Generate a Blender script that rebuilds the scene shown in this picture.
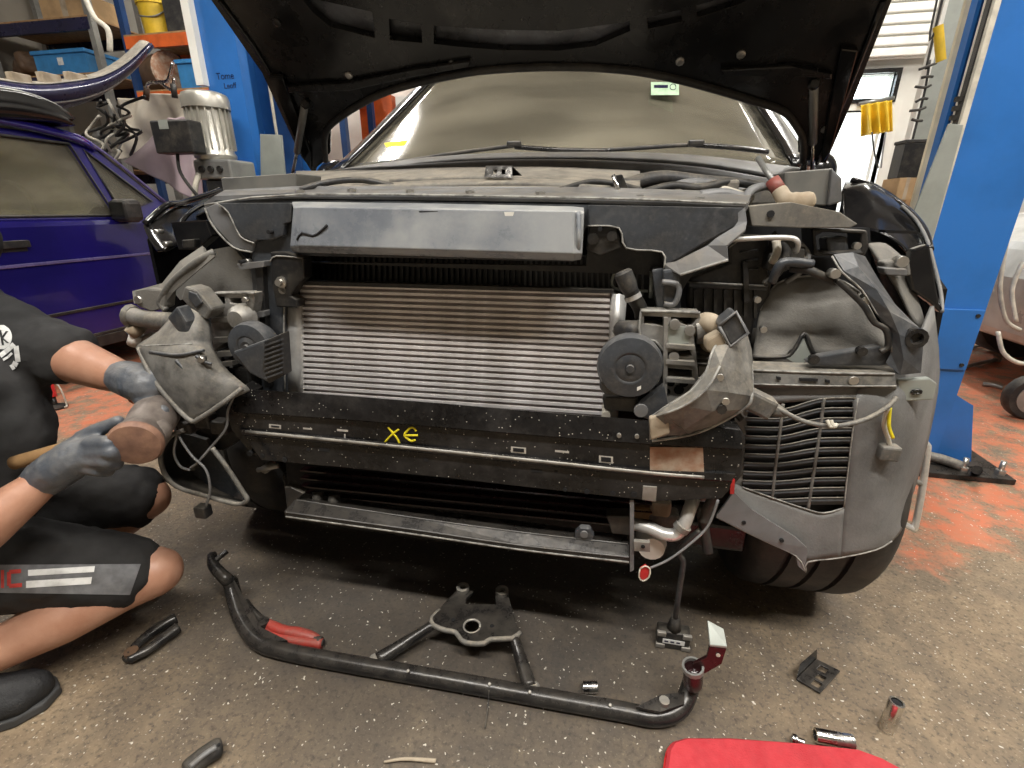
import bpy, bmesh, math, random
from mathutils import Vector as V, Matrix, geometry
random.seed(7)
S = bpy.context.scene
C = S.collection
for o in list(bpy.data.objects): bpy.data.objects.remove(o)

# ------------------------------------------------------------------ camera
F = 480.0; PITCH = math.radians(20); YAW = math.radians(11.5); H = .95
cd = bpy.data.cameras.new('camera'); cam = bpy.data.objects.new('camera', cd); C.objects.link(cam)
cd.sensor_width = 36; cd.lens = F/1024*36; cd.clip_start = .02; cd.clip_end = 200
cam.location = (0, 0, H); cam.rotation_euler = (math.radians(90)-PITCH, 0, YAW)
S.camera = cam
# ------------------------------------------------------------------ world, lights, exposure
S.view_settings.view_transform = 'Standard'; S.view_settings.look = 'None'; S.view_settings.gamma = 1
S.view_settings.use_curve_mapping = False; S.view_settings.exposure = .76
W = bpy.data.worlds.new('world'); S.world = W; W.use_nodes = True
W.node_tree.nodes['Background'].inputs[0].default_value = (.85, .93, 1, 1)
W.node_tree.nodes['Background'].inputs[1].default_value = 4.0
def area(name, loc, sx, sy, power, col=(1, .965, .91), rot=(0, 0, 0)):
    l = bpy.data.lights.new(name, 'AREA'); l.shape = 'RECTANGLE'; l.size = sx; l.size_y = sy; l.energy = power; l.color = col
    o = bpy.data.objects.new(name, l); C.objects.link(o); o.location = loc; o.rotation_euler = rot; return o
CEIL = 3.7
LAMPS = [(-.85, -.5, 47), (1.0, -.5, 58), (.2, .95, 16), (-3.4, 1.2, 40), (2.9, 1.2, 40), (-2.6, 3.7, 34), (1.9, 3.7, 40)]
for i, (x, y, p) in enumerate(LAMPS):
    area('batten_light', (x, y, CEIL-.16), *((1.45, .18) if i < 3 else (.18, 1.45)), p)

# ------------------------------------------------------------------ pixel to place (a ray of the photograph met with a plane of the workshop)
cp, sp, cy, sy = math.cos(PITCH), math.sin(PITCH), math.cos(YAW), math.sin(YAW)
RT = V((cy, sy, 0)); FW = V((-sy*cp, cy*cp, -sp)); UP = V((-sy*sp, cy*sp, cp)); O = V((0, 0, H))
def ray(u, v): return FW + RT*((u-512)/F) + UP*((384-v)/F)
def PY(u, v, y): d = ray(u, v); return O + d*(y/d.y)
def PZ(u, v, z=0): d = ray(u, v); return O + d*((z-H)/d.z)
def PX(u, v, x): d = ray(u, v); return O + d*(x/d.x)
def PP(u, v, p, n): d = ray(u, v); return O + d*((V(p)-O).dot(n)/d.dot(n))

# ------------------------------------------------------------------ materials
MATS = {}
def mat(name, col, rough=.5, metal=0, col2=None, scale=8, dust=0, dustcol=(.30, .26, .2), bump=0, bscale=60, contrast=(.42, .62), alpha=1, trans=0, spec=.5, coat=0, speck=0, speckcol=(.6, .58, .52), rvar=.15):
    m = bpy.data.materials.new(name); m.use_nodes = True; MATS[name] = m
    nt = m.node_tree; N = nt.nodes; L = nt.links; b = N['Principled BSDF']
    b.inputs['Roughness'].default_value = rough; b.inputs['Metallic'].default_value = metal
    b.inputs['Specular IOR Level'].default_value = spec; b.inputs['Coat Weight'].default_value = coat
    b.inputs['Transmission Weight'].default_value = trans; b.inputs['Alpha'].default_value = alpha
    tc = N.new('ShaderNodeTexCoord'); src = tc.outputs['Object']
    def noise(sc, det=6, ro=.6):
        n = N.new('ShaderNodeTexNoise'); n.inputs['Scale'].default_value = sc; n.inputs['Detail'].default_value = det; n.inputs['Roughness'].default_value = ro
        L.new(src, n.inputs['Vector']); return n.outputs['Fac']
    def ramp(f, a, c):
        r = N.new('ShaderNodeMapRange'); r.inputs[1].default_value = a; r.inputs[2].default_value = c; L.new(f, r.inputs[0]); return r.outputs[0]
    def mix(f, a, c):
        x = N.new('ShaderNodeMix'); x.data_type = 'RGBA'
        if hasattr(f, 'is_output'): L.new(f, x.inputs[0])
        else: x.inputs[0].default_value = f
        for k, val in ((6, a), (7, c)):
            if hasattr(val, 'is_output'): L.new(val, x.inputs[k])
            else: x.inputs[k].default_value = (*val, 1)
        return x.outputs[2]
    c0 = None
    if col2 is None: col2 = tuple(min(1, k*.72) for k in col)
    f = ramp(noise(scale), *contrast)
    c0 = mix(f, col, col2)
    if dust:
        g = N.new('ShaderNodeNewGeometry'); s = N.new('ShaderNodeSeparateXYZ'); L.new(g.outputs['Normal'], s.inputs[0])
        def op(k, a, c):
            x = N.new('ShaderNodeMath'); x.operation = k
            for i, q in ((0, a), (1, c)):
                if hasattr(q, 'is_output'): L.new(q, x.inputs[i])
                else: x.inputs[i].default_value = q
            return x.outputs[0]
        up = ramp(s.outputs['Z'], .25, .95); nz = ramp(noise(scale*2.3, 8, .7), .44, .64); n2 = ramp(noise(scale*.9, 9, .75), .50, .66); n3 = ramp(noise(scale*9, 4, .7), .52, .70)
        t0 = op('ADD', op('MULTIPLY', nz, .6), .35); top = op('MULTIPLY', up, t0)
        side = op('ADD', op('MULTIPLY', n2, .32), op('MULTIPLY', n3, .16))
        edge = op('MULTIPLY', ramp(g.outputs['Pointiness'], .515, .58), op('MULTIPLY', nz, .14))
        tot = op('MINIMUM', op('ADD', op('ADD', top, side), edge), 1.0)
        q2 = op('MULTIPLY', tot, dust).node
        c0 = mix(q2.outputs[0], c0, dustcol)
        rr = N.new('ShaderNodeMapRange'); L.new(q2.outputs[0], rr.inputs[0]); rr.inputs[3].default_value = rough; rr.inputs[4].default_value = .9; L.new(rr.outputs[0], b.inputs['Roughness'])
    elif rvar:
        rr = N.new('ShaderNodeMapRange'); L.new(noise(scale*1.7), rr.inputs[0]); rr.inputs[1].default_value = .3; rr.inputs[2].default_value = .7
        rr.inputs[3].default_value = max(.03, rough-rvar); rr.inputs[4].default_value = min(1, rough+rvar); L.new(rr.outputs[0], b.inputs['Roughness'])
    if speck:
        vo = N.new('ShaderNodeTexVoronoi'); vo.inputs['Scale'].default_value = speck; L.new(src, vo.inputs['Vector'])
        r = N.new('ShaderNodeMapRange'); L.new(vo.outputs['Distance'], r.inputs[0]); r.inputs[1].default_value = .16; r.inputs[2].default_value = .10
        w = N.new('ShaderNodeSeparateColor'); L.new(vo.outputs['Color'], w.inputs[0]); t = ramp(w.outputs[0], .62, .66)
        q = N.new('ShaderNodeMath'); q.operation = 'MULTIPLY'; L.new(r.outputs[0], q.inputs[0]); L.new(t, q.inputs[1])
        c0 = mix(q.outputs[0], c0, speckcol)
    L.new(c0, b.inputs['Base Color'])
    if bump:
        bn = N.new('ShaderNodeBump'); bn.inputs['Strength'].default_value = bump; bn.inputs['Distance'].default_value = .004
        L.new(noise(bscale, 5), bn.inputs['Height']); L.new(bn.outputs[0], b.inputs['Normal'])
    return m
def emit(name, col, strength):
    m = bpy.data.materials.new(name); m.use_nodes = True; MATS[name] = m; b = m.node_tree.nodes['Principled BSDF']
    b.inputs['Base Color'].default_value = (*col, 1); b.inputs['Emission Color'].default_value = (*col, 1); b.inputs['Emission Strength'].default_value = strength; return m
def glass(name, col, alpha, rough=.06):
    m = bpy.data.materials.new(name); m.use_nodes = True; MATS[name] = m; nt = m.node_tree; N = nt.nodes; L = nt.links
    out = N['Material Output']; N.remove(N['Principled BSDF'])
    t = N.new('ShaderNodeBsdfTransparent'); t.inputs[0].default_value = (*col, 1)
    d = N.new('ShaderNodeBsdfDiffuse'); d.inputs[0].default_value = (.45, .41, .31, 1)  # dust film, yellowed to paint bright reflections into the side windows
    g = N.new('ShaderNodeBsdfGlossy'); g.inputs['Roughness'].default_value = rough
    fr = N.new('ShaderNodeFresnel'); fr.inputs[0].default_value = 1.5
    a = N.new('ShaderNodeMixShader'); nz = N.new('ShaderNodeTexNoise'); nz.inputs['Scale'].default_value = 3; mr = N.new('ShaderNodeMapRange')
    L.new(nz.outputs['Fac'], mr.inputs[0]); mr.inputs[1].default_value = .35; mr.inputs[2].default_value = .7; mr.inputs[3].default_value = alpha*.6; mr.inputs[4].default_value = alpha*1.3
    L.new(mr.outputs[0], a.inputs[0]); L.new(t.outputs[0], a.inputs[1]); L.new(d.outputs[0], a.inputs[2])
    b = N.new('ShaderNodeMixShader'); L.new(fr.outputs[0], b.inputs[0]); L.new(a.outputs[0], b.inputs[1]); L.new(g.outputs[0], b.inputs[2])
    L.new(b.outputs[0], out.inputs[0]); return m
mat('black_plastic', (.013, .0135, .015), .36, dust=.35, scale=9, bump=.1)
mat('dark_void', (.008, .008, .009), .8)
mat('grey_plastic', (.05, .056, .065), .32, col2=(.018, .02, .024), dust=.42, scale=11, bump=.08, dustcol=(.36, .345, .32))
mat('scoop_plastic', (.15, .165, .19), .27, col2=(.27, .285, .30), dust=.5, scale=6, bump=.05, dustcol=(.5, .48, .43))
mat('liner', (.19, .182, .165), .75, col2=(.12, .116, .108), dust=.6, scale=7, bump=.35, bscale=260, dustcol=(.27, .24, .19))
mat('dusty_bracket', (.17, .166, .155), .5, col2=(.055, .055, .054), dust=.6, scale=20, bump=.25, dustcol=(.42, .37, .29), contrast=(.38, .6))
mat('cast_alu', (.36, .35, .33), .4, metal=.5, col2=(.16, .155, .145), dust=.6, scale=16, bump=.3, dustcol=(.5, .45, .36))
mat('condenser', (.80, .77, .76), .4, metal=.3, col2=(.62, .59, .57), scale=14, speck=0)
mat('tank_alu', (.72, .71, .68), .38, metal=.5, col2=(.5, .49, .47), scale=14)
mat('beam_black', (.006, .006, .0065), .15, col2=(.016, .016, .017), scale=9, dust=.2, dustcol=(.3, .28, .26), speck=130, bump=.12, bscale=40, coat=0, spec=.3)
mat('edge_dust_highlight', (.36, .35, .32), .6, col2=(.13, .125, .115), scale=40)
mat('black_gloss', (.006, .006, .007), .14, col2=(.010, .010, .011), scale=4, dust=.05, bump=.02)
mat('hood_under', (.0085, .0085, .009), .26, col2=(.045, .044, .044), scale=7, dust=0, bump=.06, contrast=(.54, .78))
mat('black_metal', (.012, .012, .013), .24, col2=(.03, .029, .028), scale=16, dust=.13, metal=.2, bump=.12, dustcol=(.3, .25, .19))
mat('rubber', (.014, .014, .015), .6, col2=(.03, .029, .027), scale=12, dust=.3, bump=.2)
mat('hose', (.03, .031, .034), .45, dust=.5, scale=20, bump=.1)
mat('bolt', (.6, .58, .54), .35, metal=.9)
mat('chrome', (.78, .76, .73), .24, metal=1, col2=(.55, .53, .5), scale=30)
mat('rust', (.33, .17, .10), .7, col2=(.48, .38, .29), scale=22, bump=.2)
mat('tan_dust', (.42, .35, .26), .8, col2=(.28, .22, .15), scale=14, bump=.2)
mat('blue_paint', (.026, .15, .47), .34, col2=(.02, .12, .37), scale=3, dust=.06, bump=.05, bscale=20)
mat('blue_dark', (.012, .05, .16), .45, col2=(.008, .03, .10), scale=4)
mat('golf_blue', (.014, .010, .14), .14, col2=(.010, .008, .10), scale=2, coat=.6)
mat('golf_trim', (.12, .10, .25), .3, scale=4)
mat('yellow_plastic', (.78, .52, .03), .5, scale=6)
mat('yellow_paint', (.85, .72, .02), .5, scale=30)
mat('orange_paint', (.70, .13, .025), .45, scale=6)
mat('blue_crate', (.04, .23, .52), .5, scale=6)
mat('navy', (.014, .014, .05), .3, scale=5)
mat('white_paint', (.78, .77, .72), .6, scale=3, col2=(.7, .68, .62))
mat('fin_core', (.33, .28, .27), .6, col2=(.24, .2, .19), scale=14)
mat('liner_lower', (.20, .20, .195), .7, col2=(.06, .06, .062), scale=5, dust=.55, bump=.3, bscale=200, dustcol=(.27, .25, .21), contrast=(.40, .70))
mat('hood_skin', (.16, .17, .195), .3, col2=(.03, .031, .034), scale=4)
mat('wall_paint', (.26, .235, .195), .85, scale=1.5, col2=(.19, .17, .14), bump=.1)
mat('ceiling_paint', (.30, .27, .21), .85, scale=1.2, col2=(.22, .2, .16))
mat('cream', (.72, .64, .46), .8, scale=2)
mat('grey_metal', (.33, .33, .31), .4, metal=.5, col2=(.24, .24, .23), scale=8)
mat('zinc_plate', (.36, .38, .35), .45, metal=.3, col2=(.29, .31, .28), scale=5)
mat('motor_grey', (.5, .48, .43), .3, metal=.6, col2=(.4, .385, .34), scale=5, dust=.2)
mat('pink_cloth', (.43, .34, .36), .9, col2=(.36, .28, .31), scale=3, bump=.3, bscale=12)
mat('white_cloth', (.62, .56, .46), .9, col2=(.52, .46, .37), scale=4, bump=.3, bscale=12)
mat('brown', (.12, .07, .04), .6, scale=6)
mat('cardboard', (.5, .33, .17), .85, scale=6)
mat('wood', (.40, .24, .11), .55, col2=(.28, .16, .07), scale=18)
mat('skin', (.46, .25, .165), .5, col2=(.38, .18, .11), scale=22, bump=.12, bscale=90, contrast=(.35, .75))
mat('hair', (.05, .03, .02), .6, bump=.5, bscale=200)
mat('shirt', (.030, .029, .029), .9, col2=(.020, .020, .020), scale=7, bump=.5, bscale=28)
mat('shorts_cloth', (.014, .013, .013), .9, col2=(.022, .021, .02), scale=7, bump=.5, bscale=26)
mat('glove', (.075, .088, .108), .36, col2=(.13, .14, .155), scale=26, bump=.35, bscale=80, dust=.3)
mat('shoe', (.016, .016, .017), .65, bump=.5, bscale=300, scale=20)
mat('shoe_sole', (.05, .05, .05), .7)
mat('band_grey', (.16, .16, .165), .85, scale=40, bump=.2)
mat('white_print', (.75, .75, .73), .8, scale=30)
mat('red_print', (.52, .05, .04), .8, scale=30)
mat('red_pad', (.50, .035, .045), .75, col2=(.43, .026, .035), scale=30, bump=.25, bscale=300)
mat('red_grip', (.42, .035, .025), .4, scale=20, dust=.25)
mat('red_plastic', (.62, .03, .03), .35, scale=20)
mat('red_primer', (.016, .005, .006), .25, col2=(.028, .009, .009), scale=8)
mat('muted_red', (.30, .075, .06), .5, scale=14, dust=.3)
mat('hammer_head', (.24, .205, .18), .5, col2=(.12, .098, .085), scale=18, bump=.3, metal=.25)
mat('hammer_face', (.27, .15, .10), .6, col2=(.16, .085, .06), scale=22, bump=.3)
mat('silver_paint', (.55, .55, .53), .4, metal=.25, scale=3)
mat('wire_grey', (.20, .20, .20), .5, scale=20)
mat('wire_white', (.6, .56, .47), .5, scale=20)
mat('clear_grey', (.09, .09, .085), .3, col2=(.15, .15, .14), scale=5, dust=.4)
mat('dusty_cover', (.17, .16, .14), .65, col2=(.07, .068, .064), scale=11, dust=.6, dustcol=(.46, .40, .31), bump=.25, bscale=20)
mat('cowl_grey', (.17, .174, .18), .42, col2=(.085, .087, .091), scale=7, dust=.4)
mat('sticker_green', (.42, .58, .40), .5, scale=30)
mat('dash', (.06, .055, .045), .8)
mat('seat', (.16, .14, .10), .8)
glass('windscreen_glass', (.66, .61, .48), .28, .10)
glass('golf_glass', (.62, .62, .42), .26)
glass('window_glass', (.9, .93, .93), .05)
emit('tube_glow', (1, .94, .84), 14)
M = lambda n: MATS[n]

# ------------------------------------------------------------------ builders
ORG = {}
def tag(o, label, cat, group=None):
    o['label'] = label; o['category'] = cat
    if group: o['group'] = group
    return o
def thing(name, loc, label, cat, group=None):
    o = bpy.data.objects.new(name, None); C.objects.link(o); o.location = loc; o.empty_display_size = .05; ORG[o.name] = V(loc)
    return tag(o, label, cat, group)
def link(name, me, m, parent=None, smooth=False, bevel=0, origin=None):
    vs = [v.co.copy() for v in me.vertices]
    if origin is None:
        if vs:
            lo = V((min(v.x for v in vs), min(v.y for v in vs), min(v.z for v in vs))); hi = V((max(v.x for v in vs), max(v.y for v in vs), max(v.z for v in vs)))
            origin = (lo+hi)/2
            if parent is None: origin.z = lo.z
        else: origin = V()
    origin = V(origin)
    me.transform(Matrix.Translation(-origin))
    o = bpy.data.objects.new(name, me); C.objects.link(o)
    if m: me.materials.append(M(m) if isinstance(m, str) else m)
    ORG[o.name] = origin.copy()
    if parent: o.parent = parent; o.location = origin-ORG[parent.name]
    else: o.location = origin
    if smooth:
        for p in me.polygons: p.use_smooth = True
    if bevel:
        bv = o.modifiers.new('bevel', 'BEVEL'); bv.width = bevel; bv.segments = 2; bv.limit_method = 'ANGLE'; bv.angle_limit = math.radians(35)
    return o
def mesh(name, verts, faces):
    me = bpy.data.meshes.new(name); me.from_pydata([tuple(v) for v in verts], [], faces)
    bm = bmesh.new(); bm.from_mesh(me); bmesh.ops.recalc_face_normals(bm, faces=bm.faces); bm.to_mesh(me); bm.free(); return me
def pt(q, y): return PY(q[0], q[1], q[2] if len(q) > 2 else y)
def slab(loops, off):
    """front loops (outer + holes) extruded by the vector off"""
    verts = []; faces = []
    tess = geometry.tessellate_polygon(loops); flat = [p for l in loops for p in l]; n = len(flat)
    off = V(off)
    verts = flat+[p+off for p in flat]
    for t in tess: faces.append(tuple(t)); faces.append(tuple(n+i for i in reversed(t)))
    k = 0
    for l in loops:
        c = len(l)
        for i in range(c): a = k+i; b = k+(i+1) % c; faces.append((a, b, n+b, n+a))
        k += c
    return verts, faces
def plate(name, pts, y, th, m, parent=None, holes=(), bevel=0, off=None, smooth=False):
    loops = [[pt(q, y) for q in pts]]+[[pt(q, y) for q in h] for h in holes]
    v, f = slab(loops, off or (0, th, 0)); return link(name, mesh(name, v, f), m, parent, smooth, bevel)
def slab3(name, loops, off, m, parent=None, bevel=0):
    v, f = slab([[V(p) for p in l] for l in loops], off); return link(name, mesh(name, v, f), m, parent, False, bevel)
def refine(rows, k=3):
    rows = [smoothpath(r, k) if len(r) > 2 else [V(r[0]).lerp(V(r[1]), j/k) for j in range(k+1)] for r in rows]
    cols = list(zip(*rows)); cols = [smoothpath(c, k) if len(c) > 2 else [c[0].lerp(c[1], j/k) for j in range(k+1)] for c in cols]
    return [list(r) for r in zip(*cols)]
def loft3(name, rows, m, parent=None, th=0, sub=1, close=False, smooth=True):
    if sub and not close: rows = refine(rows, 3 if sub == 1 else 4); sub = 0
    n = len(rows[0]); verts = [V(p) for r in rows for p in r]; faces = []
    for i in range(len(rows)-1):
        for j in range(n if close else n-1):
            a = i*n+j; b = i*n+(j+1) % n; faces.append((a, b, b+n, a+n))
    if close: faces.append(tuple(range(n))); faces.append(tuple((len(rows)-1)*n+k for k in reversed(range(n))))
    o = link(name, mesh(name, verts, faces), m, parent, smooth)
    if th: s = o.modifiers.new('solid', 'SOLIDIFY'); s.thickness = th; s.offset = 0
    if sub: s = o.modifiers.new('sub', 'SUBSURF'); s.levels = sub; s.render_levels = sub
    return o
def loft(name, rows, y, m, parent=None, th=.004, sub=1, **k): return loft3(name, [[pt(q, y) for q in r] for r in rows], m, parent, th, sub, **k)
def smoothpath(P, k=5):
    P = [V(p) for p in P]
    if len(P) < 3: return P
    out = []
    for i in range(len(P)-1):
        a = P[max(i-1, 0)]; b = P[i]; c = P[i+1]; d = P[min(i+2, len(P)-1)]
        for j in range(k):
            t = j/k; out.append(.5*((2*b)+(c-a)*t+(2*a-5*b+4*c-d)*t*t+(3*b-a-3*c+d)*t**3))
    return out+[P[-1]]
def tubemesh(P, r, seg=10, cap=True):
    n = len(P); R_ = r if isinstance(r, (list, tuple)) else [r]*n
    if len(R_) != n: R_ = [R_[0]+(R_[-1]-R_[0])*i/(n-1) for i in range(n)]
    verts = []; faces = []; up = None
    for i, p in enumerate(P):
        t = (P[min(i+1, n-1)]-P[max(i-1, 0)]).normalized()
        if up is None: up = t.orthogonal().normalized()
        up = (up-t*up.dot(t)).normalized(); w = t.cross(up)
        for j in range(seg): a = 2*math.pi*j/seg; verts.append(p+(up*math.cos(a)+w*math.sin(a))*R_[i])
    for i in range(n-1):
        for j in range(seg): a = i*seg+j; b = i*seg+(j+1) % seg; faces.append((a, b, b+seg, a+seg))
    if cap: faces.append(tuple(range(seg))); faces.append(tuple((n-1)*seg+k for k in reversed(range(seg))))
    return verts, faces
def tube3(name, P, r, m, parent=None, seg=10, k=5):
    v, f = tubemesh(smoothpath(P, k), r, seg); return link(name, mesh(name, v, f), m, parent, True)
def tube(name, P, y, r, m, parent=None, seg=8, k=5): return tube3(name, [pt(q, y) for q in P], r, m, parent, seg, k)
def cyl3(name, a, b, r, m, parent=None, r2=None, seg=20, bevel=0):
    a = V(a); b = V(b); v, f = tubemesh([a, b], [r, r if r2 is None else r2], seg)
    o = link(name, mesh(name, v, f), m, parent)
    for p in o.data.polygons: p.use_smooth = len(p.vertices) == 4
    if bevel: bv = o.modifiers.new('bevel', 'BEVEL'); bv.width = bevel; bv.segments = 2; bv.limit_method = 'ANGLE'
    return o
def cyl(name, q, y, r, L, m, parent=None, seg=16, **k): p = pt(q, y); return cyl3(name, p, p+V((0, L, 0)), r, m, parent, seg=seg, **k)
def lathe3(name, p, axis, prof, m, parent=None, seg=24):
    """prof: list of (distance along axis, radius)"""
    p = V(p); axis = V(axis).normalized(); u = axis.orthogonal().normalized(); w = axis.cross(u); verts = []; faces = []
    for d, r in prof:
        for j in range(seg): a = 2*math.pi*j/seg; verts.append(p+axis*d+(u*math.cos(a)+w*math.sin(a))*max(r, 1e-4))
    n = len(prof)
    for i in range(n-1):
        for j in range(seg): a = i*seg+j; b = i*seg+(j+1) % seg; faces.append((a, b, b+seg, a+seg))
    faces.append(tuple(range(seg))); faces.append(tuple((n-1)*seg+k for k in reversed(range(seg))))
    o = link(name, mesh(name, verts, faces), m, parent)
    for q in o.data.polygons: q.use_smooth = len(q.vertices) == 4
    e = o.modifiers.new('edge', 'EDGE_SPLIT'); e.split_angle = math.radians(40)
    return o
def box3(name, lo, hi, m, parent=None, bevel=0, rot=None):
    lo = V(lo); hi = V(hi); c = (lo+hi)/2; h = (hi-lo)/2
    vs = [V((sx*h.x, sy_*h.y, sz*h.z)) for sx in (-1, 1) for sy_ in (-1, 1) for sz in (-1, 1)]
    if rot: vs = [rot @ v for v in vs]
    vs = [v+c for v in vs]
    return link(name, mesh(name, vs, [(0, 1, 3, 2), (4, 6, 7, 5), (0, 4, 5, 1), (2, 3, 7, 6), (0, 2, 6, 4), (1, 5, 7, 3)]), m, parent, False, bevel)
def rotz(d): return Matrix.Rotation(math.radians(d), 3, 'Z')
def struct(o): o['kind'] = 'structure'; return o
def bake(o):
    dg = bpy.context.evaluated_depsgraph_get(); dg.update(); me = bpy.data.meshes.new_from_object(o.evaluated_get(dg)); o.modifiers.clear(); o.data = me
    for p in me.polygons: p.use_smooth = True
    return o
def blob(name, chains, m, parent=None, voxel=.008, smooth=6, wrinkle=0, wscale=.08):
    """one continuous skin over chains of (point, radius)"""
    bm = bmesh.new()
    for ch in chains:
        for i in range(len(ch)-1):
            (a, ra), (b, rb) = ch[i], ch[i+1]; a = V(a); b = V(b); d = (b-a).length; n = max(1, int(d/(min(ra, rb)*.3)))
            for k in range(n+1):
                t = k/n; mtx = Matrix.Translation(a.lerp(b, t)); bmesh.ops.create_icosphere(bm, subdivisions=2, radius=ra+(rb-ra)*t, matrix=mtx)
    me = bpy.data.meshes.new(name); bm.to_mesh(me); bm.free()
    o = link(name, me, m, parent, True)
    r = o.modifiers.new('re', 'REMESH'); r.mode = 'VOXEL'; r.voxel_size = voxel; r.use_smooth_shade = True
    s = o.modifiers.new('sm', 'SMOOTH'); s.factor = .5; s.iterations = smooth
    if wrinkle:
        t = bpy.data.textures.new('w', 'CLOUDS'); t.noise_scale = wscale; d = o.modifiers.new('d', 'DISPLACE'); d.texture = t; d.strength = wrinkle; d.mid_level = .5
    return bake(o)
def text3(name, s, loc, rot, size, m, parent=None, depth=.0008, wrap=None, spin=0):
    cu = bpy.data.curves.new(name, 'FONT'); cu.body = s; cu.size = size; cu.extrude = depth; cu.align_x = 'CENTER'; cu.align_y = 'CENTER'
    tmp = bpy.data.objects.new('tmp', cu); C.objects.link(tmp); dg = bpy.context.evaluated_depsgraph_get(); dg.update()
    me = bpy.data.meshes.new_from_object(tmp.evaluated_get(dg)); bpy.data.objects.remove(tmp)
    me.transform(Matrix.Translation(loc) @ rot.to_4x4()); me.materials.clear()
    return link(name, me, m, parent)
def facing(d, spin=0):
    """rotation that turns local +Z to d with local +Y as near world up as can be"""
    z = V(d).normalized(); x = V((0, 0, 1)).cross(z).normalized(); y = z.cross(x); r = Matrix((x, y, z)).transposed()
    return r @ Matrix.Rotation(math.radians(spin), 3, 'Z')
# ------------------------------------------------------------------ setting
def floor_mat():
    m = bpy.data.materials.new('floor_concrete'); m.use_nodes = True; nt = m.node_tree; N = nt.nodes; L = nt.links; b = N['Principled BSDF']
    g = N.new('ShaderNodeNewGeometry'); pos = g.outputs['Position']
    def noise(sc, det=8, ro=.65):
        n = N.new('ShaderNodeTexNoise'); n.inputs['Scale'].default_value = sc; n.inputs['Detail'].default_value = det; n.inputs['Roughness'].default_value = ro; L.new(pos, n.inputs['Vector']); return n.outputs['Fac']
    def rng(f, a, c, lo=0, hi=1):
        r = N.new('ShaderNodeMapRange'); L.new(f, r.inputs[0]); r.inputs[1].default_value = a; r.inputs[2].default_value = c; r.inputs[3].default_value = lo; r.inputs[4].default_value = hi; return r.outputs[0]
    def op(k, a, c):
        x = N.new('ShaderNodeMath'); x.operation = k
        for i, q in ((0, a), (1, c)):
            if hasattr(q, 'is_output'): L.new(q, x.inputs[i])
            else: x.inputs[i].default_value = q
        return x.outputs[0]
    def mix(f, a, c):
        x = N.new('ShaderNodeMix'); x.data_type = 'RGBA'; L.new(f, x.inputs[0])
        for k, val in ((6, a), (7, c)):
            if hasattr(val, 'is_output'): L.new(val, x.inputs[k])
            else: x.inputs[k].default_value = (*val, 1)
        return x.outputs[2]
    c = mix(rng(noise(2.2), .35, .68), (.24, .176, .112), (.138, .11, .08))
    c = mix(rng(noise(14), .45, .75), c, (.32, .24, .15))
    c = mix(rng(noise(95, 4), .50, .70), c, (.085, .065, .046))
    c = mix(rng(noise(150, 3), .58, .74), c, (.40, .32, .22))
    sx = N.new('ShaderNodeSeparateXYZ'); L.new(pos, sx.inputs[0])
    # oily dark stain in the bay, deepened to paint in shade under the car
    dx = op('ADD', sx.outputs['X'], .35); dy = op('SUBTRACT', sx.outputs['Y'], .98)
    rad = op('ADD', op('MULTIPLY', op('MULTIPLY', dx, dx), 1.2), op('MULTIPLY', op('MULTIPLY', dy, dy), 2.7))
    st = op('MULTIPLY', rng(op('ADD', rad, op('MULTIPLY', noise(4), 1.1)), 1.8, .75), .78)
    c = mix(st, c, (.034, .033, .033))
    # worn red floor paint of the lift bay
    w = op('ADD', sx.outputs['Y'], op('MULTIPLY', op('SUBTRACT', noise(3.5), .5), 1.1))
    far = op('ADD', w, op('MULTIPLY', op('MAXIMUM', op('SUBTRACT', 0, sx.outputs['X']), 0), -.05))
    p = op('MULTIPLY', rng(far, 1.38, 1.5), rng(noise(9, 10, .75), .58, .47))
    pc = mix(rng(noise(20), .4, .7), (.52, .155, .075), (.42, .19, .11))
    c = mix(p, c, pc)
    for sc, th, k in ((120, .24, .86), (62, .17, .80), (27, .085, .78)):
        vo = N.new('ShaderNodeTexVoronoi'); vo.inputs['Scale'].default_value = sc; wn = N.new('ShaderNodeTexNoise'); wn.inputs['Scale'].default_value = 90; wn.inputs['Detail'].default_value = 3; L.new(pos, wn.inputs['Vector']); va = N.new('ShaderNodeVectorMath'); va.operation = 'MULTIPLY_ADD'; L.new(wn.outputs['Color'], va.inputs[0]); va.inputs[1].default_value = (.016, .016, .016); L.new(pos, va.inputs[2]); L.new(va.outputs[0], vo.inputs['Vector']); s2 = N.new('ShaderNodeSeparateColor'); L.new(vo.outputs['Color'], s2.inputs[0])
        q = op('MULTIPLY', rng(vo.outputs['Distance'], th, th*.6), rng(s2.outputs[0], k, k+.02)); c = mix(q, c, (.62, .58, .5))
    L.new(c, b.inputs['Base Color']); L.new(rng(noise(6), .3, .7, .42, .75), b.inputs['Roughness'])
    bp = N.new('ShaderNodeBump'); bp.inputs['Strength'].default_value = .3; bp.inputs['Distance'].default_value = .004; L.new(noise(70), bp.inputs['Height']); L.new(bp.outputs[0], b.inputs['Normal'])
    return m
X0, X1, Y0, Y1 = -5.7, 4.6, -3.2, 5.0
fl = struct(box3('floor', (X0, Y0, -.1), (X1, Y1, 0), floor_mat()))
struct(box3('ceiling', (X0, Y0, CEIL), (X1, Y1, CEIL+.1), 'ceiling_paint'))
struct(box3('wall_left', (X0-.1, Y0, 0), (X0, Y1, CEIL), 'wall_paint'))
struct(box3('wall_right', (X1, Y0, 0), (X1+.1, Y1, CEIL), 'wall_paint'))
struct(box3('wall_front', (X0, Y0-.1, 0), (X1, Y0, CEIL), 'wall_paint'))
DX0, DX1, DZ = 1.25, 2.16, 1.72
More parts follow.
